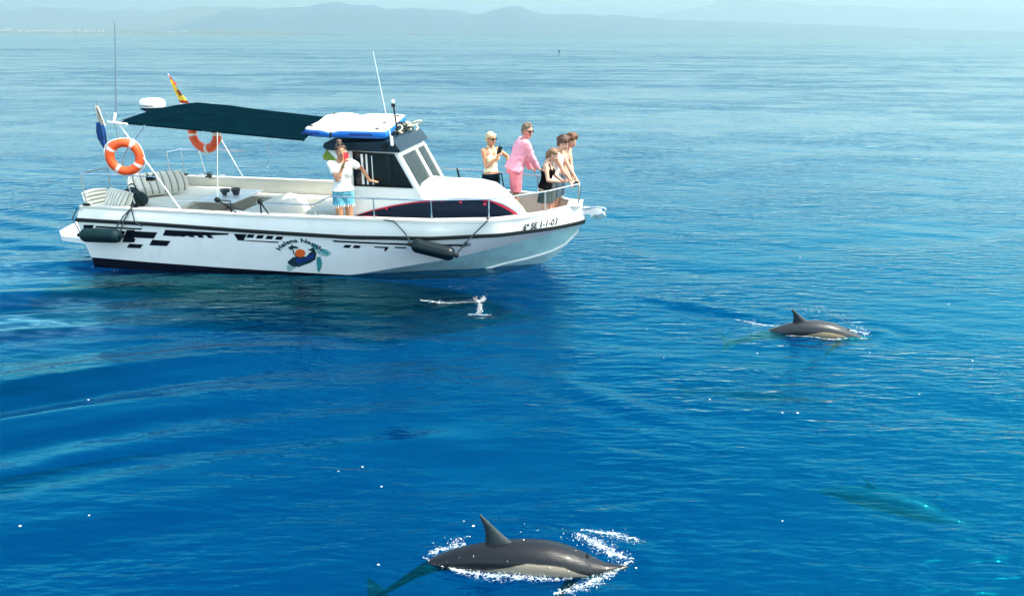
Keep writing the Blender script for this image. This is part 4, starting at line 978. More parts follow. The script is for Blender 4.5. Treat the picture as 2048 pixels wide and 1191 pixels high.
pillow((.30, .38, 1.05), .95, .48, .20, RM(48, 0, 48), 'large striped cushion leaning on the pad beside the green bag', stripe_m)
# bag
bg_ = thing('bag', 'dark green soft bag slumped between the striped cushions', 'bag', (.40, -.45, .84))
bag_m = mat('bag_cloth', (0.002, 0.022, 0.024), .8, var=.3, vscale=10, bump=.006, bscale=18)
bb = MB(); bb.ell((.45, -.52, .96), (.21, .15, .13)).ell((.35, -.46, 1.02), (.13, .13, .12)).ell((.55, -.54, .93), (.13, .14, .10))
obj('bag_body', remesh(bb, .02, 4), bag_m, bg_, smooth=60)
obj('bag_strap', MB().tube(rounded([(.28, -.55, 1.02), (.33, -.62, 1.13), (.47, -.64, 1.12), (.59, -.65, .98), (.70, -.68, .86)], .08), .014, 6), rubber, bg_)
obj('bag_handle', MB().torus((.39, -.50, 1.12), .08, .012, Matrix.Rotation(R(80), 3, 'X'), 14, 6, 0, PI), rubber, bg_)
# bowls on the table
def bowl(x, y, r, h, label):
    t = thing('bowl', label, 'bowl', (x, y, .865), group='dark bowls on the cockpit table')
    prof = [(.001, .866), (r * .45, .866), (r * .6, .88), (r, .865 + h), (r * .93, .865 + h), (r * .5, .89), (.001, .885)]
    obj('bowl_body', MB().loft([[(x + a * math.cos(k * PI / 12), y + a * math.sin(k * PI / 12), z) for k in range(24)] for a, z in prof], True, False), mat('slate_ceramic', (0.035, 0.042, 0.05), .4, var=.2), t, smooth=40)
    obj('bowl_rim', MB().torus((x, y, .865 + h), r * .965, .006, None, 24, 6), mat('slate_rim', (0.12, 0.13, 0.14), .4), t)
bowl(1.62, .40, .095, .11, 'dark grey bowl on the white table, the one nearer the stern')
bowl(1.80, .46, .09, .12, 'dark grey bowl on the white table, the one nearer the wheelhouse')
nk = thing('napkin', 'small white folded napkin between the two dark bowls', 'napkin', (1.71, .30, .866))
obj('napkin_fold', MB().prism([(1.68, .867), (1.74, .867), (1.725, .94), (1.70, .93)], .33, .35, 'y'), plast_w, nk)

# ------------------------------------------------------------------ people
def skin(name, col): return mat(name, col, .5, var=.08, vscale=9, spec=.4)
sk_tan = skin('skin_tanned', (0.46, 0.22, 0.12)); sk_fair = skin('skin_fair', (0.60, 0.33, 0.23)); sk_pink = skin('skin_flushed', (0.56, 0.25, 0.17))
lip_m = mat('lips', (0.40, 0.11, 0.09), .45); eye_w = mat('eye_white', (0.75, 0.73, 0.70), .25); iris = mat('iris', (0.02, 0.013, 0.01), .2)
shade = mat('sunglass_lens', (0.006, 0.005, 0.005), .1)
def hairmat(name, col): return mat(name, col, .55, var=.35, vscale=35, bump=.006, bscale=70)

def ell_loft(secs, n=20):
    """torso: sections (x, z, half width, half depth, y)"""
    return [[(x + d * math.cos(2 * PI * k / n), y + w * math.sin(2 * PI * k / n), z) for k in range(n)] for x, z, w, d, y in secs]

def ik(a, t, l1, l2, pole):
    a, t = Vector(a), Vector(t); d = t - a; L_ = min(d.length, (l1 + l2) * .999); d.normalize()
    c = (l1 * l1 - l2 * l2 + L_ * L_) / (2 * L_); h = math.sqrt(max(0, l1 * l1 - c * c))
    p = Vector(pole); p = (p - d * p.dot(d)).normalized(); return a + d * c + p * h, a + d * L_

def person(label, base, yaw, height, skinm, P):
    """P: lean, side, twist, head=(yaw,pitch,roll), armL/armR=(target in boat frame or None, pole), fem, clothing callbacks"""
    k = height / 1.75; fem = P.get('fem', False); lean = R(P.get('lean', 0)); kid = P.get('kid', 1.0)
    root = thing('person', label, 'person', base, R(yaw))
    BM_ = Matrix.Translation(Vector(base)) @ Matrix.Rotation(R(yaw), 4, 'Z'); inv = BM_.inverted()
    PF = BOAT @ BM_
    g = P.get('girth', 1.0)
    hipz = .93; up_M = Matrix.Translation((0, 0, hipz)) @ Matrix.Rotation(R(P.get('twist', 0)), 4, 'Z') @ Matrix.Rotation(lean, 4, 'Y') @ Matrix.Translation((0, 0, -hipz))
    hx = -math.sin(lean) * .10
    sh = .165 if fem else .195; wst = .118 if fem else .142; hip = .172 if fem else .165; chd = .112 if fem else .122
    def U(p): q = up_M @ Vector(p); q.x += hx; return q
    def K(p): return Vector(p) * k
    torso = [(-.005, .84, hip * .70, .095, 0), (0, .92, hip, .118, 0), (0, .99, hip * .97, .115, 0), (0, 1.09, wst, .095, 0), (.005, 1.19, wst * 1.08, .10, 0), (.01, 1.30, sh * .90, chd, 0), (.005, 1.38, sh * .95, chd * .92, 0), (-.005, 1.44, sh * .82, .082, 0), (-.008, 1.475, .10, .065, 0), (-.004, 1.51, .056, .056, 0), (.01, 1.56, .050, .052, 0)]
    def torso_rings(off, z0, z1, secs=torso, flare=0):
        out = []
        for x, z, w, d, y in secs:
            if z0 - .001 <= z <= z1 + .001:
                o = off + flare * max(0, (z1 - z)) ; out.append([K(U((x + (d * g + o) * math.cos(2 * PI * a / 24), (w * (g if z < 1.3 else 1) + o) * math.sin(2 * PI * a / 24), z))) for a in range(24)])
        return out
    b = MB(); b.loft(torso_rings(0, 0, 2), True, True)
    if fem:
        for s in (1, -1): b.ell(K(U((.085, s * .075, 1.285))), (k * .06,) * 3)
    # legs
    st = P.get('stance', (.09, 0)); feet = {}
    joints = {}
    for s in (1, -1):
        h = Vector((hx * 0, s * .085, .90)); an = Vector((-.02 + s * st[1], s * st[0], .085)); kn, an2 = ik(h, an, .43, .40, (1, 0, 0))
        if P.get('straight', True): kn = h.lerp(an, .515) + Vector((.012, 0, 0))
        b.cap_(K(h), K(kn), k * .088 * g, k * .056); b.cap_(K(kn), K(an), k * .053, k * .036)
        cm = kn.lerp(an, .28) + Vector((-.018, 0, 0)); b.cap_(K(cm), K(kn.lerp(an, .55) + Vector((-.012, 0, 0))), k * .050, k * .036)
        b.cap_(K(an + Vector((-.03, 0, -.045))), K(an + Vector((.15, s * .02, -.062))), k * .038, k * .026); b.cap_(K(an), K(an + Vector((.05, 0, -.04))), k * .036, k * .032)
        joints['hip', s] = h; joints['knee', s] = kn; joints['ankle', s] = an
    # arms
    for s, key in ((1, 'armL'), (-1, 'armR')):
        tgt, pole_, grip = P[key]
        S_ = U((0, s * (sh + .005), 1.425))
        tl = (inv @ Vector(tgt)) / k; el, wr = ik(S_, tl, .295, .255, pole_)
        joints['sho', s] = S_; joints['elb', s] = el; joints['wri', s] = wr
        ar = .92 if fem else 1.0
        b.cap_(K(S_), K(el), k * .052 * ar, k * .040 * ar); b.cap_(K(el), K(wr), k * .041 * ar, k * .027 * ar); b.cap_(K(el.lerp(wr, .2)), K(el.lerp(wr, .5)), k * .043 * ar, k * .035 * ar)
        # hand: palm and five fingers
        d = (wr - el).normalized(); hd = Vector(grip.get('dir', d)).normalized(); pn = Vector(grip.get('palm', (0, 0, -1))); pn = (pn - hd * pn.dot(hd)).normalized(); sd_ = hd.cross(pn)
        if grip.get('flip'): sd_ = -sd_
        pc = wr + hd * .045
        bm = bmesh.new(); bmesh.ops.create_uvsphere(bm, u_segments=12, v_segments=8, radius=1)
        Mh = Matrix((hd, sd_, pn)).transposed().to_4x4(); Mh.translation = K(pc)
        b.bm(bm, Mh @ Matrix.Diagonal((k * .052, k * .042, k * .019, 1)))
        b.cap_(K(wr - hd * .01), K(wr + hd * .03), k * .027, k * .026)
        curl = grip.get('curl', .5)
        for j, ln in enumerate((.072, .082, .076, .06)):
            o = wr + hd * .082 + sd_ * (.030 - .020 * j); p = o; a = curl * .35
            for q_, seg in enumerate((.44, .32, .24)):
                dr = hd * math.cos(a) + pn * math.sin(a) + sd_ * (.10 - .065 * j) * (1 - curl) ; dr.normalize(); p2 = p + dr * ln * seg
                b.cap_(K(p), K(p2), k * .0095, k * .0085, 8); p = p2; a += curl * .85
        o = wr + hd * .025 + sd_ * .03; p1 = o + (hd * .6 + sd_ * .7 + pn * .3 * curl).normalized() * .035; p2 = p1 + (hd * .9 + sd_ * .15 * (1 - curl) + pn * .6 * curl).normalized() * .032
        b.cap_(K(o), K(p1), k * .013, k * .011, 8); b.cap_(K(p1), K(p2), k * .011, k * .009, 8)
        joints['palm', s] = pc; joints['hd', s] = hd; joints['pn', s] = pn
    # head
    hy, hp, hr = P.get('head', (0, 0, 0)); nb = U((.0, 0, 1.50))
    HM = Matrix.Rotation(R(hy), 3, 'Z') @ Matrix.Rotation(R(hp), 3, 'Y') @ Matrix.Rotation(R(hr), 3, 'X')
    hs = P.get('headscale', 1.0)
    hc = nb + HM @ Vector((.028, 0, .135 * hs))
    def H(p): return K(hc + HM @ (Vector(p) * hs))
    def HE(mb, p, r, rot=None, u=20, v=14): mb.ell(H(p), [x * k * hs for x in r], HM @ rot if rot else HM, u, v)
    b.cap_(K(nb - Vector((0, 0, .03))), H((-.022, 0, -.06)), k * .053, k * .050)
    HE(b, (-.008, 0, .028), (.098, .077, .090)); HE(b, (.022, 0, -.030), (.070, .062, .075)); b.cap_(H((.055, .018, -.085)), H((.055, -.018, -.085)), k * hs * .028, k * hs * .028)
    b.cap_(H((.0, .045, -.065)), H((.05, .02, -.09)), k * hs * .02, k * hs * .02); b.cap_(H((.0, -.045, -.065)), H((.05, -.02, -.09)), k * hs * .02, k * hs * .02)
    b.cap_(H((.088, 0, .018)), H((.108, 0, -.026)), k * hs * .010, k * hs * .0145, 10)
    for s in (1, -1):
        b.cap_(H((.080, s * .012, .026)), H((.070, s * .050, .026)), k * hs * .012, k * hs * .011, 8)
        b.ell(H((.062, s * .042, -.022)), [k * hs * .026] * 3)
        HE(b, (-.005, s * .078, -.004), (.018, .009, .030), Matrix.Rotation(R(-s * 15), 3, 'Z'))
    vox = max(.0062, .0068 * k)
    body = remesh(b, vox, 2, .45)
    obj('body', body, skinm, root, frame=PF, smooth=75)
    # face
    if not P.get('glasses'):
        for s in (1, -1):
            e = MB(); HE(e, (.081, s * .031, .006), (.011, .016, .009)); eo = obj('eye', e, eye_w, root, frame=PF, smooth=80)
            e = MB(); HE(e, (.0905, s * .031, .005), (.0035, .0075, .0078)); obj('iris', e, iris, eo, frame=PF, smooth=80)
    else:
        gl = MB(); fr_ = MB()
        for s in (1, -1):
            HE(gl, (.097, s * .034, .006), (.008, .031, .023), Matrix.Rotation(R(s * 14), 3, 'Z'))
            fr_.tube([H((.095, s * .062, .014)), H((.03, s * .082, .016)), H((-.03, s * .084, .006))], k * .0045, 6)
        fr_.tube([H((.104, .012, .012)), H((.104, -.012, .012))], k * .004, 6)
        g_ = obj('sunglasses', gl, shade, root, frame=PF, smooth=80); obj('sunglass_arms', fr_, shade, g_, frame=PF)
    hm = P['hair']
    br = MB()
    for s in (1, -1): br.tube([H((.093, s * .013, .030)), H((.088, s * .034, .036)), H((.074, s * .054, .030))], [k * .004, k * .005, k * .003], 6)
    obj('eyebrows', br, P.get('browm', hm), root, frame=PF)
    lp = MB(); lp.tube([H((.078, .026, -.060)), H((.092, .010, -.056)), H((.094, 0, -.058)), H((.092, -.010, -.056)), H((.078, -.026, -.060))], [k * .002, k * .006, k * .006, k * .006, k * .002], 8)
    lp.tube([H((.080, .022, -.062)), H((.091, 0, -.067)), H((.080, -.022, -.062))], [k * .002, k * .007, k * .002], 8); obj('mouth', lp, lip_m, root, frame=PF)
    # hair
    hb = MB(); st_ = P.get('hairstyle', 'short'); qq = random.Random(int(abs(base[0]) * 977) + int(height * 100))
    HE(hb, (-.018, 0, .045), (.100, .086, .090)); HE(hb, (-.05, 0, .0), (.07, .080, .085))
    if st_ == 'curly':
        for i in range(70):
            a, e_ = qq.uniform(0, 2 * PI), qq.uniform(-.15, 1.5)
            d_ = Vector((math.cos(a) * math.cos(e_), math.sin(a) * math.cos(e_), math.sin(e_)))
            if d_.x > .5 and d_.z < .35: continue
            HE(hb, (-.012 + d_.x * .098, d_.y * .086, .045 + d_.z * .098), [qq.uniform(.022, .040)] * 3, None, 8, 6)
    elif st_ == 'short':
        for i in range(50):
            a, e_ = qq.uniform(0, 2 * PI), qq.uniform(.1, 1.5)
            d_ = Vector((math.cos(a) * math.cos(e_), math.sin(a) * math.cos(e_), math.sin(e_)))
            if d_.x > .6 and d_.z < .45: continue
            p = Vector((-.012 + d_.x * .095, d_.y * .082, .045 + d_.z * .088)); hb.cap_(H(p), H(p + d_ * .012 + Vector((.016, .005, .006))), k * .016, k * .008, 6)
    if st_ in ('tied', 'ponytail', 'bun'):
        for s in (1, -1): hb.cap_(H((.05, s * .055, .07)), H((-.07, s * .045, .02)), k * .025, k * .03)
        for i in range(16):
            y = (i / 15 - .5) * .14; hb.cap_(H((.065 - abs(y) * .3, y, .095 - abs(y) * .35)), H((-.09, y * .5, .05)), k * .012, k * .014, 6)
    if st_ == 'bun': HE(hb, (-.06, 0, .150), (.045, .05, .036)); HE(hb, (-.085, 0, .10), (.05, .05, .05))
    if st_ == 'ponytail':
        q0 = H((-.095, 0, .03)); pts = [q0, q0 + Vector((-.035, 0, -.03)) * k, q0 + Vector((-.045, 0, -.11)) * k, q0 + Vector((-.05, .01, -.19)) * k, q0 + Vector((-.048, .01, -.27)) * k, q0 + Vector((-.045, .01, -.33)) * k]
        for i in range(len(pts) - 1): hb.cap_(pts[i], pts[i + 1], k * (.036 - .004 * i), k * (.034 - .005 * i))
    hair = remesh(hb, .0085, 1, .4, planes=[])
    # open the face: keep hair outside a face ellipsoid
    fc = hc + HM @ Vector((.075 * hs, 0, -.03 * hs)); Mi = HM.inverted()
    bm = bmesh.new(); me = bpy.data.meshes.new('t'); me.from_pydata(hair.v, [], hair.f); bm.from_mesh(me); bpy.data.meshes.remove(me)
    kill = []
    for v in bm.verts:
        l_ = Mi @ (v.co / k - hc) / hs
        if l_.x > -.01 + max(0, -l_.z) * .0 and l_.z < .050 - .25 * max(0, .075 - l_.x) * 1.6 and l_.x > .0: kill.append(v)
        elif l_.z < -.055 and l_.x > -.06 and st_ != 'long': kill.append(v)
        elif l_.x > -.015 and l_.z < .01 and abs(l_.y) > .05: kill.append(v)
        else: v.co += (v.co - K(hc)).normalized() * k * (.016 if st_ == 'curly' else .007) * mnoise.noise(v.co * (42 if st_ == 'curly' else 60))
    bmesh.ops.delete(bm, geom=kill, context='VERTS')
    o = obj('hair', MB().bm(bm), hm, root, frame=PF, smooth=80)
    return dict(root=root, PF=PF, K=K, U=U, k=k, torso=torso, rings=torso_rings, j=joints, H=H, HE=HE, b=b, g=g, hx=hx, up=up_M, sh=sh, fem=fem)

def shirt(D, m, z0, z1, off, sleeve, name='shirt', neck=None, loose=.0, collar=False, fold=.006):
    b = MB(); k, K = D['k'], D['K']
    b.loft(D['rings'](off, z0 - .1, z1, flare=loose), True, True)
    if D['fem']:
        for s in (1, -1): b.ell(K(D['U']((.085, s * .075, 1.285))), (k * (.06 + off),) * 3)
    if sleeve > 0:
        for s in (1, -1):
            S_, E_, W_ = D['j']['sho', s], D['j']['elb', s], D['j']['wri', s]; r0 = .052 + off
            ins = D['U']((0, s * .08, 1.40)); b.cap_(K(ins), K(S_), k * (.06 + off), k * r0)
            if sleeve <= 1: b.cap_(K(S_), K(S_.lerp(E_, sleeve)), k * r0, k * (.05 + off))
            else: b.cap_(K(S_), K(E_), k * r0, k * (.045 + off)); b.cap_(K(E_), K(E_.lerp(W_, min(.88, sleeve - 1))), k * (.045 + off), k * (.036 + off))
    if collar:
        for s in (1, -1): b.cap_(K(D['U']((.055, s * .02, 1.475))), K(D['U']((-.03, s * .055, 1.52))), k * .018, k * .016)
        b.cap_(K(D['U']((-.045, .045, 1.525))), K(D['U']((-.045, -.045, 1.525))), k * .016, k * .016)
    n = (D['up'].to_3x3() @ Vector((0, 0, -1))).normalized(); p0 = K(D['U']((0, 0, z0)))
    mb = remesh(b, .009 * k, 2, .5, planes=[(p0, n)])
    # crease the cloth a little
    out = []
    for v in mb.v:
        v = Vector(v); out.append(tuple(v + (v - K(D['U']((0, 0, v.z / k)))).normalized() * (.007 * mnoise.noise(Vector((v.x * 9, v.y * 9, v.z * 16))) + fold * mnoise.noise(Vector((v.x * 7 + v.z * 9, v.y * 7, v.z * 13 - v.x * 8))))))
    mb.v = out
    return obj(name, mb, m, D['root'], frame=D['PF'], smooth=75)

def shorts(D, m, hem, off=.014, top=1.05, name='shorts', flare=.012, slim=False):
    b = MB(); k, K = D['k'], D['K']
    b.loft(D['rings'](off, .84, top), True, True)
    for s in (1, -1):
        h, kn = D['j']['hip', s], D['j']['knee', s]; t = (h.z - hem + .08) / (h.z - kn.z)
        b.cap_(K(h), K(h.lerp(kn, t)), k * (.088 * D['g'] + off), k * (.072 + off + flare))
    mb = remesh(b, .009 * k, 2, .5, planes=[(K(Vector((0, 0, hem))), Vector((0, 0, -1)))])
    mb.v = [tuple(Vector(v) + Vector((v[0], v[1], 0)).normalized() * .006 * mnoise.noise(Vector((v[0] * 10, v[1] * 10, v[2] * 12)))) for v in mb.v]
    return obj(name, mb, m, D['root'], frame=D['PF'], smooth=75)

def phone(label, c, M, col, case):
    t = thing('phone', label, 'phone', c)
    b = MB().box(-.037, .037, -.0045, .0045, -.074, .074, .004); b.v = [tuple(Vector(c) + M @ Vector(v)) for v in b.v]; obj('phone_case', b, case, t)
    b = MB().box(-.033, .033, .0046, .0056, -.068, .068); b.v = [tuple(Vector(c) + M @ Vector(v)) for v in b.v]; obj('screen', b, glass_d, t)
    b = MB().box(.012, .030, -.0062, -.0046, .035, .068); b.v = [tuple(Vector(c) + M @ Vector(v)) for v in b.v]; obj('camera_bump', b, glass_d, t)
def along(c, d, x):     # helper: orientation with local z along d, local x along x
    d = Vector(d).normalized(); x = Vector(x); x = (x - d * x.dot(d)).normalized(); y = d.cross(x); return Matrix((x, y, d)).transposed()

denim = mat('washed_denim', (0.10, 0.36, 0.48), .9, var=.55, vscale=11, bump=.002, bscale=150)
white_c = mat('white_cotton', (0.80, 0.79, 0.77), .85, var=.04, vscale=6)
# 1. woman amidships photographing with a red phone
D = person('woman in white t-shirt and cut-off denim shorts holding up a red phone', (4.56, -1.14, .455), -52, 1.645, sk_tan, dict(girth=.94,
    fem=True, lean=2, head=(-2, 6, 2), hair=hairmat('hair_brown', (0.07, 0.035, 0.018)), hairstyle='bun', stance=(.075, .01),
    armR=((4.68, -1.34, 1.80), (-.5, -.6, -.9), dict(palm=(.3, .95, 0), dir=(.35, .3, .95), curl=.8)),
    armL=((4.93, -.93, 1.505), (-.6, .9, -.5), dict(palm=(0, 0, -1), curl=.12, dir=(.75, .65, -.1)))))
shirt(D, white_c, .985, 1.44, .016, .45, 't_shirt', loose=.03)
shorts(D, denim, .745, .016, 1.06, 'denim_shorts', .02)
fr_ = MB(); q = random.Random(5)
for s in (1, -1):
    for i in range(16):
        a = i * PI / 8; h, kn = D['j']['hip', s], D['j']['knee', s]; c = h.lerp(kn, (.9 - .745) / .43)
        p = Vector((c.x + .098 * math.cos(a), c.y + .098 * math.sin(a), .75)); fr_.tube([D['K'](p), D['K'](p + Vector((0, 0, -.035 - q.uniform(0, .02))))], .006, 5)
obj('frayed_hem', fr_, white_c, D['root'], frame=D['PF'], kind='stuff')
obj('watch', MB().torus(D['K'](D['j']['wri', -1].lerp(D['j']['elb', -1], .10)), .031, .010, along((0, 0, 0), D['j']['wri', -1] - D['j']['elb', -1], (1, 0, 0)), 20, 8), mat('watch_strap', (0.10, 0.10, 0.02), .5), D['root'], frame=D['PF'])
gl = MB()
for s in (1, -1): D['HE'](gl, (.035, s * .034, .128), (.026, .028, .012), None, 14, 8)
obj('raised_sunglasses', gl, shade, D['root'], frame=D['PF'])
phone('red phone held up by the woman in the white t-shirt', (4.735, -1.335, 1.925), Matrix.Rotation(R(38), 3, 'Z'), None, mat('phone_red', (0.70, 0.02, 0.035), .4))
# 2. blonde woman at the far rail
D = person('blonde woman in pale halter top and dark shorts with sunglasses by the far rail', (6.57, .74, .455), -38, 1.635, sk_tan, dict(
    fem=True, lean=-3, head=(2, 2, 0), glasses=True, hair=hairmat('hair_blonde', (0.62, 0.48, 0.27)), browm=hairmat('brow_blond', (0.30, 0.2, 0.1)), hairstyle='tied', stance=(.085, .03),
    armR=((6.70, .60, 1.66), (-.8, -.5, -.8), dict(palm=(.2, .9, .2), dir=(.3, .4, .9), curl=.8)),
    armL=((6.86, .98, 1.42), (-.2, 1, .1), dict(palm=(0, 0, -1), curl=.9, dir=(.9, .2, -.35)))))
yel = mat('pale_yellow_top', (0.74, 0.70, 0.48), .85, var=.25, vscale=26)
shirt(D, yel, 1.03, 1.30, .010, 0, 'halter_top')
st_ = MB()
for s in (1, -1): st_.tube([D['K'](D['U']((.10, s * .07, 1.30))), D['K'](D['U']((.075, s * .055, 1.42))), D['K'](D['U']((.0, s * .065, 1.505))), D['K'](D['U']((-.06, s * .02, 1.50)))], [.03, .018, .012, .01], 8)
obj('halter_strap', st_, yel, D['root'], frame=D['PF'])
shorts(D, mat('dark_navy_cloth', (0.002, 0.010, 0.020), .9, var=.2, spec=.05), .72, .022, 1.05, 'dark_shorts', .02)
obj('wrist_strap', MB().torus(D['K'](D['j']['wri', 1].lerp(D['j']['elb', 1], .06)), .03, .013, along((0, 0, 0), D['j']['wri', 1] - D['j']['elb', 1], (1, 0, 0)), 18, 8), rubber, D['root'], frame=D['PF'])
phone('black phone raised in the blonde woman\'s hand', (6.745, .625, 1.80), Matrix.Rotation(R(20), 3, 'Z') @ Matrix.Rotation(R(18), 3, 'Y'), None, rubber)
# 3. man in pink
D = person('tall man in pink shirt and pink shorts with sunglasses leaning on the far rail', (7.07, .42, .62), 18, 1.70, sk_pink, dict(
    lean=20, head=(-50, 8, 0), glasses=True, hair=hairmat('hair_grey_brown', (0.17, 0.12, 0.08)), hairstyle='short', stance=(.125, .03), girth=1.05,
    armR=((7.44, .58, 1.47), (.0, -.6, -1), dict(palm=(0, .2, -1), curl=.8, dir=(.85, .35, -.35))),
    armL=((7.28, .84, 1.40), (-.2, .9, -.6), dict(palm=(0, .1, -1), curl=.9, dir=(.9, .3, -.35)))))
pink = mat('pink_linen', (0.84, 0.33, 0.42), .9, var=.07, vscale=7)
shirt(D, pink, .92, 1.46, .026, 1.9, 'linen_shirt', loose=.05, collar=True, fold=.016)
shorts(D, mat('pink_shorts_cloth', (0.78, 0.20, 0.25), .85, var=.12, vscale=9), .56, .014, 1.0, 'swim_shorts', .014)
# 4. boy in white vest
D = person('boy with curly brown hair and loose white vest bending over the bow rail', (7.72, .12, .62), -8, 1.54, sk_fair, dict(
    lean=16, head=(-12, 22, 0), hair=hairmat('hair_curly_brown', (0.075, 0.032, 0.014)), hairstyle='curly', stance=(.09, .0), girth=.92,
    armR=((8.06, -.08, 1.42), (-.2, -.5, -1), dict(palm=(0, .2, -1), curl=.85)), armL=((8.02, .28, 1.42), (-.2, .6, -1), dict(palm=(0, -.2, -1), curl=.85))))
shirt(D, white_c, .93, 1.44, .022, .12, 'vest', loose=.05)
shorts(D, mat('grey_shorts_cloth', (0.05, 0.07, 0.08), .9, var=.15), .55, .022, 1.0, 'shorts', .02)
# 5. shirtless boy behind
D = person('bare-chested boy with reddish curly hair behind the boy in the white vest', (7.80, .36, .62), -14, 1.57, sk_fair, dict(
    lean=20, head=(-4, 24, 0), hair=hairmat('hair_curly_auburn', (0.13, 0.045, 0.014)), hairstyle='curly', stance=(.09, .0), girth=.92,
    armR=((8.13, .14, 1.44), (-.2, -.5, -1), dict(palm=(0, .2, -1), curl=.85)), armL=((8.05, .40, 1.40), (-.2, .8, -.8), dict(palm=(0, -.2, -1), curl=.85))))
shorts(D, mat('blue_grey_shorts_cloth', (0.05, 0.09, 0.13), .9, var=.15), .55, .022, 1.0, 'shorts', .02)
phone('black phone dangling under the boys\' hands at the bow rail', (8.12, .0, 1.375), Matrix.Rotation(R(60), 3, 'Y') @ Matrix.Rotation(R(30), 3, 'Z'), None, rubber)
# 6. girl in black top
D = person('girl in black strappy top and grey skirt with braided hair looking at a phone', (7.67, -.27, .625), -6, 1.36, sk_fair, dict(
    fem=True, lean=6, head=(6, 26, 0), hair=hairmat('hair_light_brown', (0.20, 0.11, 0.05)), hairstyle='ponytail', stance=(.055, .005), headscale=1.13,
    armR=((7.93, -.47, 1.50), (-.7, -.5, -.9), dict(palm=(.2, .6, .8), curl=.75, dir=(.95, .1, .15))), armL=((7.97, -.33, 1.48), (-.6, .7, -.9), dict(palm=(.1, -.5, .8), curl=.75, dir=(.95, -.1, .15)))))
blk = mat('black_jersey', (0.003, 0.003, 0.004), .9, var=.1, spec=.05)
shirt(D, blk, .95, 1.34, .014, 0, 'strappy_top', loose=.03)
st_ = MB()
for s in (1, -1): st_.tube([D['K'](D['U']((.11, s * .10, 1.32))), D['K'](D['U']((.06, s * .105, 1.45))), D['K'](D['U']((-.03, s * .10, 1.465))), D['K'](D['U']((-.10, s * .08, 1.33)))], .008, 6)
st_.tube([D['K'](D['U']((.045, s * .045, 1.515))) for s in (1, 0, -1)] , .006, 6)
obj('top_straps', st_, blk, D['root'], frame=D['PF'])
sk = MB(); rows = []
for i in range(9):
    t = i / 8; z = 1.03 - t * .38; w = .155 + .045 * t; d = .12 + .05 * t
    rows.append([D['K'](Vector((w * 0 + (d + .008 * math.sin(a * 9 / 36 * 2 * PI) * t) * math.cos(2 * PI * a / 36), (w + .01 * math.sin(a * 7 / 36 * 2 * PI) * t) * math.sin(2 * PI * a / 36), z))) for a in range(36)])
sk.loft(rows, True, False); obj('skirt', sk, mat('grey_skirt_cloth', (0.035, 0.055, 0.055), .9, var=.45, vscale=14), D['root'], frame=D['PF'], smooth=70)
phone('dark phone in the hands of the girl in the black top', (8.055, -.43, 1.56), Matrix.Rotation(R(-80), 3, 'Z') @ Matrix.Rotation(R(40), 3, 'X'), None, rubber)

# ------------------------------------------------------------------ dolphins and spray
def dolphin_mat(name, dark, side, belly, z_b, patch_x=None):
    """common-dolphin colouring in the animal's own frame: dark cape, pale flank and belly (object z and x)"""
    m = bpy.data.materials.new(name); m.use_nodes = True; nt = m.node_tree; N = nt.nodes.new; L = nt.links.new; b = nt.nodes['Principled BSDF']
    tc = N('ShaderNodeTexCoord'); sx = N('ShaderNodeSeparateXYZ'); L(tc.outputs['UV'], sx.inputs[0])
    ns = N('ShaderNodeTexNoise'); ns.inputs['Scale'].default_value = 5; ns.inputs['Detail'].default_value = 4; L(tc.outputs['Object'], ns.inputs['Vector'])
    mr = N('ShaderNodeMapRange'); mr.inputs[3].default_value = -.05; mr.inputs[4].default_value = .05; L(ns.outputs['Fac'], mr.inputs[0])
    ad = N('ShaderNodeMath'); ad.operation = 'ADD'; L(sx.outputs['Y'], ad.inputs[0]); L(mr.outputs[0], ad.inputs[1])
    cr = N('ShaderNodeValToRGB'); e = cr.color_ramp.elements
    for i, (p, c) in enumerate(((0.0, dark), (z_b - .04, dark), (z_b, side), (.80, side), (.86, belly), (1, belly))):
        el = e[i] if i < 2 else e.new(min(p, 1)); el.position = p; el.color = (*c, 1)
    if patch_x:
        d_ = N('ShaderNodeMath'); d_.operation = 'SUBTRACT'; L(sx.outputs['X'], d_.inputs[0]); d_.inputs[1].default_value = patch_x
        a_ = N('ShaderNodeMath'); a_.operation = 'ABSOLUTE'; L(d_.outputs[0], a_.inputs[0])
        m_ = N('ShaderNodeMapRange'); m_.inputs[1].default_value = .07; m_.inputs[2].default_value = .22; m_.inputs[3].default_value = .10; m_.inputs[4].default_value = -.22; L(a_.outputs[0], m_.inputs[0])
        a2 = N('ShaderNodeMath'); a2.operation = 'ADD'; L(ad.outputs[0], a2.inputs[0]); L(m_.outputs[0], a2.inputs[1]); ad = a2
    L(ad.outputs[0], cr.inputs[0]); L(cr.outputs[0], b.inputs['Base Color'])
    b.inputs['Roughness'].default_value = .38; b.inputs['Specular IOR Level'].default_value = .22; b.inputs['Coat Weight'].default_value = .16; b.inputs['Coat Roughness'].default_value = .08
    n2 = N('ShaderNodeTexNoise'); n2.inputs['Scale'].default_value = 3; n2.inputs['Detail'].default_value = 6; mp_ = N('ShaderNodeMapping'); mp_.inputs['Scale'].default_value = (3, 14, 14); L(tc.outputs['Object'], mp_.inputs[0]); L(mp_.outputs[0], n2.inputs['Vector'])
    bp = N('ShaderNodeBump'); bp.inputs['Distance'].default_value = .004; L(n2.outputs['Fac'], bp.inputs['Height']); L(bp.outputs[0], b.inputs['Normal'])
    return m
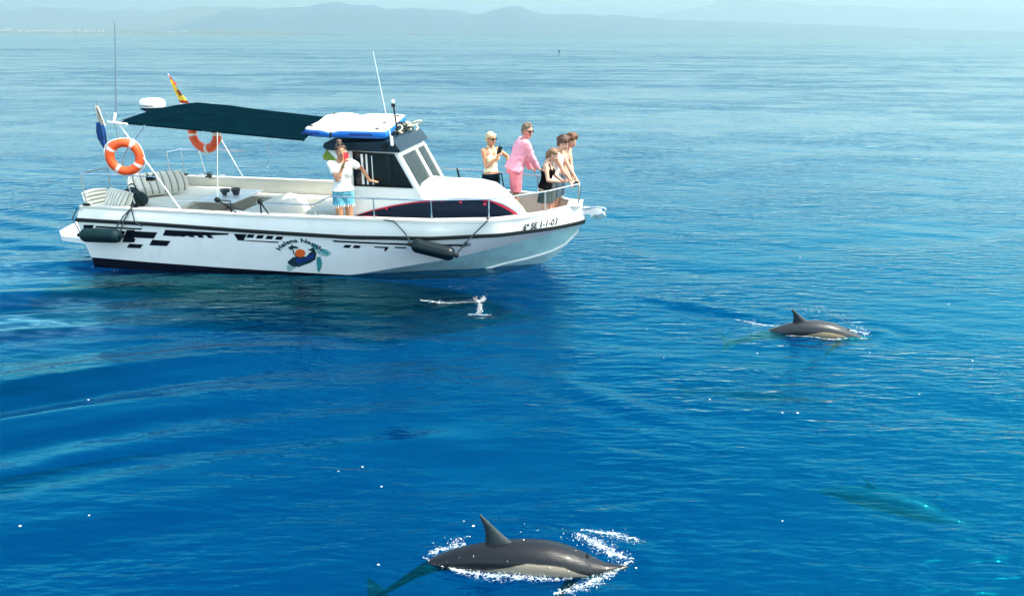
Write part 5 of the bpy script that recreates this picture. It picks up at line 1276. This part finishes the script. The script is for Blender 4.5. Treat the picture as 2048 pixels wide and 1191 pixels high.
def dolphin(label, origin, yaw, spine, mats, fin_x=.0, roll=0.0, scale=1.0, fin=None, flat=None):
    """spine: list of (x, z, half height, half width); x forward, head last"""
    F = Matrix.Translation(Vector(origin)) @ Matrix.Rotation(R(yaw), 4, 'Z') @ Matrix.Rotation(R(roll), 4, 'X') @ Matrix.Scale(scale, 4)
    F2 = Matrix.Translation(Vector(origin)) @ Matrix.Rotation(R(yaw), 4, 'Z')
    t = thing('dolphin', label, 'dolphin', origin, R(yaw), WORLD)
    xs = [s[0] for s in spine]; n = 70; nv = 28; mb = MB(); rows = []; uv = []
    for i in range(n + 1):
        x = xs[0] + (xs[-1] - xs[0]) * i / n; z, a, w = (smooth_interp(x, xs, [s[j] for s in spine]) for j in (1, 2, 3)); a *= (.82 if not flat else flat); z += a * .10
        row = []
        for k in range(nv + 1):
            th = 2 * PI * k / nv; row.append(Vector((x, w * math.sin(th), z + a * math.cos(th)))); uv.append((i / n, (1 - math.cos(th)) / 2))
        rows.append(row)
    mb.loft(rows, False, False); mb.uv = uv
    obj('body', mb, mats[0], t, frame=F, smooth=80)
    fx, fz, fh, fl_ = fin
    fb = MB(); prof = [(0, 0, 1.0), (.12, .18, .75), (.20, .40, .50), (.25, .62, .31), (.24, .82, .185), (.17, .95, .10), (.10, 1.0, .03)]
    # swept-back fin: (trailing x offset, height, chord)
    rows = []
    for sweep, h, ch in prof:
        lead = fx + fl_ * (.5 - 1.13 * h ** .92); chord = fl_ * ch; ring = []
        for k in range(12):
            a = 2 * PI * k / 12; ring.append((lead - chord * (.5 - .5 * math.cos(a)), .022 * ch ** .6 * math.sin(a), fz + fh * h))
        rows.append(ring)
    fb.loft(rows, True, True); obj('dorsal_fin', fb, mats[1], t, frame=F, smooth=70)
    for s in (1, -1):
        xh = xs[-1] - .42; z, a, w = (float(np.interp(xh, xs, [q_[j] for q_ in spine])) for j in (1, 2, 3)); fl2 = MB(); rows = []
        for i in range(7):
            u = i / 6; ch = .10 * (1 - .75 * u); c = Vector((xh - .16 * u - .02 * u * u, s * (w * .7 + .09 * u), z - a * .6 - .17 * u)); rows.append([c + Vector((ch * math.cos(2 * PI * k / 10) * .5, 0, .012 * (1 - .7 * u) * math.sin(2 * PI * k / 10))) for k in range(10)])
        fl2.loft(rows, True, True); obj('flipper', fl2, mats[1], t, frame=F, smooth=70)
    fk = MB(); x0, z0 = spine[0][0], spine[0][1]
    for s in (1, -1):
        rows = []
        for i in range(8):
            u = i / 7; ch = .16 * (1 - u ** 1.6) + .012; c = Vector((x0 + .06 - .14 * u ** 1.3, s * .27 * u, z0)); rows.append([c + Vector((ch * .5 * math.cos(2 * PI * k / 10), 0, .012 * (1 - .8 * u) * math.sin(2 * PI * k / 10))) for k in range(10)])
        fk.loft(rows, True, True)
    obj('tail_fluke', fk, mats[1], t, frame=F, smooth=70)
    ey = MB()
    xh = xs[-1] - .27
    z, a, w = (float(np.interp(xh, xs, [q_[j] for q_ in spine])) for j in (1, 2, 3))
    for s in (1, -1): ey.ell((xh, s * w * .93, z - .01), (.012, .006, .010))
    obj('eyes', ey, rubber, t, frame=F)
    bh = MB(); xb = xs[-1] - .30; z, a, w = (float(np.interp(xb, xs, [q_[j] for q_ in spine])) for j in (1, 2, 3)); bh.ell((xb, 0, z + a - .002), (.016, .02, .006)); obj('blowhole', bh, rubber, t, frame=F)
    return t
dk = (0.006, 0.007, 0.010); dfin = mat('dolphin_fin', (0.012, 0.016, 0.020), .3, var=.4, vscale=8, coat=.4)
dm1 = dolphin_mat('dolphin_skin', dk, (0.26, 0.22, 0.17), (0.42, 0.38, 0.30), .50, .68)
dm2 = dolphin_mat('dolphin_skin_tan', (0.018, 0.022, 0.026), (0.34, 0.25, 0.15), (0.45, 0.38, 0.28), .50, .72)
# near dolphin: back arched clear of the water, beak just breaking the surface
sp1 = [(-1.06, -.34, .012, .02), (-.88, -.23, .030, .022), (-.68, -.08, .055, .040), (-.50, .0, .082, .065), (-.30, .03, .115, .098), (-.10, .043, .140, .125), (.10, .045, .156, .145), (.28, .038, .156, .148), (.42, .018, .142, .138), (.54, -.008, .115, .118), (.64, -.035, .082, .085), (.70, -.040, .048, .052), (.75, -.026, .033, .033), (.82, -.012, .024, .023), (.87, -.004, .008, .009)]
dolphin('near dolphin with arched dark back and tall fin beside its splash', (0, 4.52, 0), -2, sp1, (dm1, dfin), fin=(-.08, .155, .24, .225), roll=-6)
sp2 = [(-1.02, -.20, .012, .02), (-.85, -.16, .035, .022), (-.62, -.09, .07, .045), (-.40, -.02, .095, .075), (-.20, .035, .128, .110), (0, .06, .146, .135), (.20, .055, .152, .142), (.38, .03, .138, .13), (.50, .0, .11, .105), (.60, -.02, .075, .075), (.66, -.03, .045, .05), (.72, -.03, .034, .036), (.78, -.032, .027, .026), (.82, -.034, .009, .009)]
dolphin('smaller dolphin with tan flank surfacing out to the right of the boat', (3.92, 9.12, -.03), -8, sp2, (dm2, dfin), fin=(-.08, .15, .20, .24), roll=4, flat=.80)
# one swimming under the surface; the water's blue veil is put into its skin colour
sp3 = [(x, z, a, w) for x, z, a, w in sp1]
dm3 = dolphin_mat('dolphin_skin_veiled', (0.01, 0.065, 0.11), (0.05, 0.12, 0.15), (0.06, 0.13, 0.15), .5)
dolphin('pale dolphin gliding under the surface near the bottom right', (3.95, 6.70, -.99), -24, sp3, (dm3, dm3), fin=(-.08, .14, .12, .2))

foam_m = mat('foam', (0.85, 0.86, 0.85), .7); foam_m.node_tree.nodes['Principled BSDF'].inputs['Alpha'].default_value = .6
q = random.Random(21)
def spray(name, label, pts, m=foam_m):
    """splashes: many small uneven drops and foam crumbs"""
    mb = MB()
    for (x, y, z, r) in pts:
        bm = bmesh.new(); bmesh.ops.create_icosphere(bm, subdivisions=1, radius=1)
        for v in bm.verts: v.co *= q.uniform(.6, 1.25)
        M = Matrix.Translation((x, y, z)) @ Matrix.Rotation(q.uniform(0, 6), 4, 'Z') @ Matrix.Diagonal((r * q.uniform(.8, 1.9), r * q.uniform(.6, 1.1), r * q.uniform(.35, .9), 1)); mb.bm(bm, M)
    o = obj(name, mb, m, frame=WORLD, smooth=70, kind='stuff', doubles=False); o['label'] = label
def along_line(pts, n, spread, r0, r1, h=.01, up=.0):
    out = []
    for i in range(int(n * 1.3)):
        t = q.random() * (len(pts) - 1); k = min(int(t), len(pts) - 2); a, b = Vector(pts[k]), Vector(pts[k + 1]); p = a.lerp(b, t - k)
        x = p.x + q.gauss(0, spread); y = p.y + q.gauss(0, spread * .8); out.append((x, y, seaz(x, y) + p.z + abs(q.gauss(0, h)) + q.uniform(0, up), (r0 * .6 + (r1 - r0 * .6) * q.random() ** 3) * .46))
    return out
pts = along_line([(-.60, 4.55, .0), (-.40, 4.46, .0), (-.15, 4.40, 0), (.05, 4.385, 0), (.25, 4.37, 0), (.45, 4.385, 0)], 420, .022, .003, .012, .012)
pts += along_line([(-.62, 4.58, .01), (-.45, 4.68, .02), (-.36, 4.70, .04)], 170, .022, .003, .011, .03)
pts += along_line([(.50, 4.80, .0), (.62, 4.72, .03), (.74, 4.60, .03), (.86, 4.56, .0)], 260, .03, .003, .010, .02)
pts += along_line([(.82, 4.50, 0), (.66, 4.38, 0), (.50, 4.26, 0), (.36, 4.19, 0)], 320, .028, .003, .010, .008)
pts += along_line([(.60, 4.86, 0), (.80, 4.82, 0), (.95, 4.78, 0)], 90, .03, .002, .008, .004)
pts += [(q.uniform(-.6, .9), q.uniform(4.3, 4.8), q.uniform(.02, .2), q.uniform(.002, .005)) for _ in range(50)]
spray('dolphin_splash', 'white spray and foam torn up round the near dolphin', pts)
pts = along_line([(3.86, 9.22, .24), (4.15, 9.20, .24), (4.42, 9.12, .16), (4.62, 9.03, .06), (4.68, 9.0, 0)], 330, .03, .003, .010, .03)
pts += along_line([(3.35, 9.55, 0), (3.2, 9.42, 0), (3.45, 9.36, 0), (3.8, 9.22, .06)], 130, .03, .003, .010, .01)
pts += along_line([(2.5, 10.1, 0), (2.85, 9.75, 0), (3.2, 9.48, 0)], 20, .05, .002, .006, .004)
pts += along_line([(3.7, 8.95, 0), (4.1, 8.88, 0), (4.6, 8.92, 0)], 60, .04, .002, .007, .004)
spray('dolphin_splash', 'thin white spray over the smaller dolphin', pts)
pts = along_line([(-.46, 9.72, 0), (-.455, 9.74, .05), (-.45, 9.76, .12), (-.40, 9.78, .20)], 330, .022, .005, .020, .012)
pts += along_line([(-.45, 9.76, .12), (-.53, 9.80, .20)], 90, .014, .005, .016, .012)
pts += along_line([(-.36, 10.0, .16), (-.28, 10.3, .14), (-.24, 10.5, .2)], 45, .05, .002, .008, .03)
pts += along_line([(-1.25, 10.25, 0), (-.9, 10.15, .0), (-.5, 10.2, .02)], 90, .06, .003, .012, .02)
pts += along_line([(-1.0, 10.5, .1), (-.5, 10.5, .1)], 14, .06, .005, .014, .03)
spray('fluke_splash', 'white V shaped splash thrown up beside the boat hull', pts)
pts = along_line([(-6.95, 13.0, 0), (-6.9, 12.2, 0), (-6.6, 11.75, 0)], 60, .08, .004, .014, .004)
pts += along_line([(-8.6, 13.9, 0), (-8.2, 14.8, 0), (-9.4, 14.2, 0)], 120, .25, .004, .014, .004)
pts += [(q.uniform(-6.5, .8), 0, 0, q.uniform(.003, .010)) for _ in range(0)]
spray('stern_foam', 'flecks of foam in the churned water behind the stern', pts)
def foam_film_mat():
    m = bpy.data.materials.new('foam_film'); m.use_nodes = True; nt = m.node_tree; N = nt.nodes.new; L = nt.links.new
    b = nt.nodes['Principled BSDF']; b.inputs['Base Color'].default_value = (.72, .84, .86, 1); b.inputs['Roughness'].default_value = .6
    tc = N('ShaderNodeTexCoord'); sx = N('ShaderNodeSeparateXYZ'); L(tc.outputs['UV'], sx.inputs[0])
    n = N('ShaderNodeTexNoise'); n.inputs['Scale'].default_value = 22; n.inputs['Detail'].default_value = 6; n.inputs['Roughness'].default_value = .7; L(tc.outputs['Object'], n.inputs['Vector'])
    v = N('ShaderNodeTexVoronoi'); v.feature = 'DISTANCE_TO_EDGE'; v.inputs['Scale'].default_value = 30; L(tc.outputs['Object'], v.inputs['Vector'])
    a = N('ShaderNodeMath'); a.operation = 'ABSOLUTE'; s_ = N('ShaderNodeMath'); s_.operation = 'MULTIPLY_ADD'; s_.inputs[1].default_value = 2; s_.inputs[2].default_value = -1; L(sx.outputs['Y'], s_.inputs[0]); L(s_.outputs[0], a.inputs[0])
    e = N('ShaderNodeMath'); e.operation = 'MULTIPLY_ADD'; e.inputs[1].default_value = -.34; L(a.outputs[0], e.inputs[0]); L(n.outputs['Fac'], e.inputs[2])
    vv = N('ShaderNodeMath'); vv.operation = 'MULTIPLY_ADD'; vv.inputs[1].default_value = -.7; L(v.outputs['Distance'], vv.inputs[0]); L(e.outputs[0], vv.inputs[2])
    r = N('ShaderNodeMapRange'); r.inputs[1].default_value = .27; r.inputs[2].default_value = .60; r.inputs[4].default_value = .65; L(vv.outputs[0], r.inputs[0]); L(r.outputs[0], b.inputs['Alpha'])
    return m
film = foam_film_mat()
def foam_sheet(label, strips):
    mb = MB(); mb.uv = []
    for pts, w in strips:
        P = rounded([Vector((x, y, 0)) for x, y in pts], .3, 8); rows = []; n = len(P)
        for i, p in enumerate(P):
            t = (P[min(i + 1, n - 1)] - P[max(i - 1, 0)]).normalized(); s_ = Vector((-t.y, t.x, 0)); row = []
            ww = w * math.sin(PI * (i + .5) / n) ** .5
            for k in range(7):
                c = p + s_ * ww * (k / 6 - .5) * 2; row.append((c.x, c.y, seaz(c.x, c.y) + .006)); mb.uv.append((i / n, k / 6))
            rows.append(row)
        mb.loft(rows, False, False)
    o = obj('foam_sheet', mb, film, frame=WORLD, smooth=80, kind='stuff'); o['label'] = label
foam_sheet('lacy foam lying on the water round the near dolphin', [([(-.66, 4.58), (-.4, 4.44), (-.1, 4.38), (.2, 4.36), (.46, 4.38)], .10), ([(-.62, 4.62), (-.35, 4.74)], .05), ([(.50, 4.86), (.66, 4.74), (.80, 4.62), (.92, 4.56)], .12), ([(.90, 4.54), (.66, 4.38), (.45, 4.24), (.30, 4.17)], .10), ([(.55, 4.92), (.8, 4.86), (1.05, 4.80)], .09)])
foam_sheet('lacy foam trailing from the smaller dolphin', [([(3.1, 9.6), (3.45, 9.4), (3.75, 9.2)], .06), ([(3.6, 8.98), (4.1, 8.88), (4.65, 8.92)], .06), ([(4.4, 9.25), (4.7, 9.05)], .08)])
foam_sheet('broken foam line beside the white splash near the hull', [([(-1.35, 10.25), (-.9, 10.18), (-.45, 10.2)], .10), ([(-.62, 9.72), (-.28, 9.70)], .08)])
# loose flecks of foam drifting on the surface
FLK = [(-3.88, 4.9), (-3.41, 5.04), (-1.13, 5.52), (-1.55, 5.73), (-1.35, 5.81), (-.3, 4.95), (.92, 4.46), (2.82, 6.86), (2.98, 6.86), (2.2, 5.05), (3.03, 8.38), (1.84, 8.2), (4.44, 8.42), (5.59, 8.21), (2.14, 7.16), (4.46, 7.28), (1.81, 9.19), (-.98, 4.49), (-4.6, 7.2), (6.4, 10.2), (5.1, 12.6), (3.9, 13.5)]
for x, y in FLK:
    r = q.uniform(.006, .011); bm = bmesh.new(); bmesh.ops.create_icosphere(bm, subdivisions=2, radius=1)
    for v in bm.verts: v.co *= .75 + .5 * mnoise.noise(v.co * 2 + Vector((x, y, 0)))
    mb = MB().bm(bm, Matrix.Translation((x, y, seaz(x, y) + .004)) @ Matrix.Diagonal((r * 1.5, r, r * .35, 1)))
    o = obj('foam_fleck', mb, foam_m, frame=WORLD, smooth=80); tag(o, 'small white foam fleck drifting alone on the open blue water', 'foam', 'foam flecks scattered on the sea')
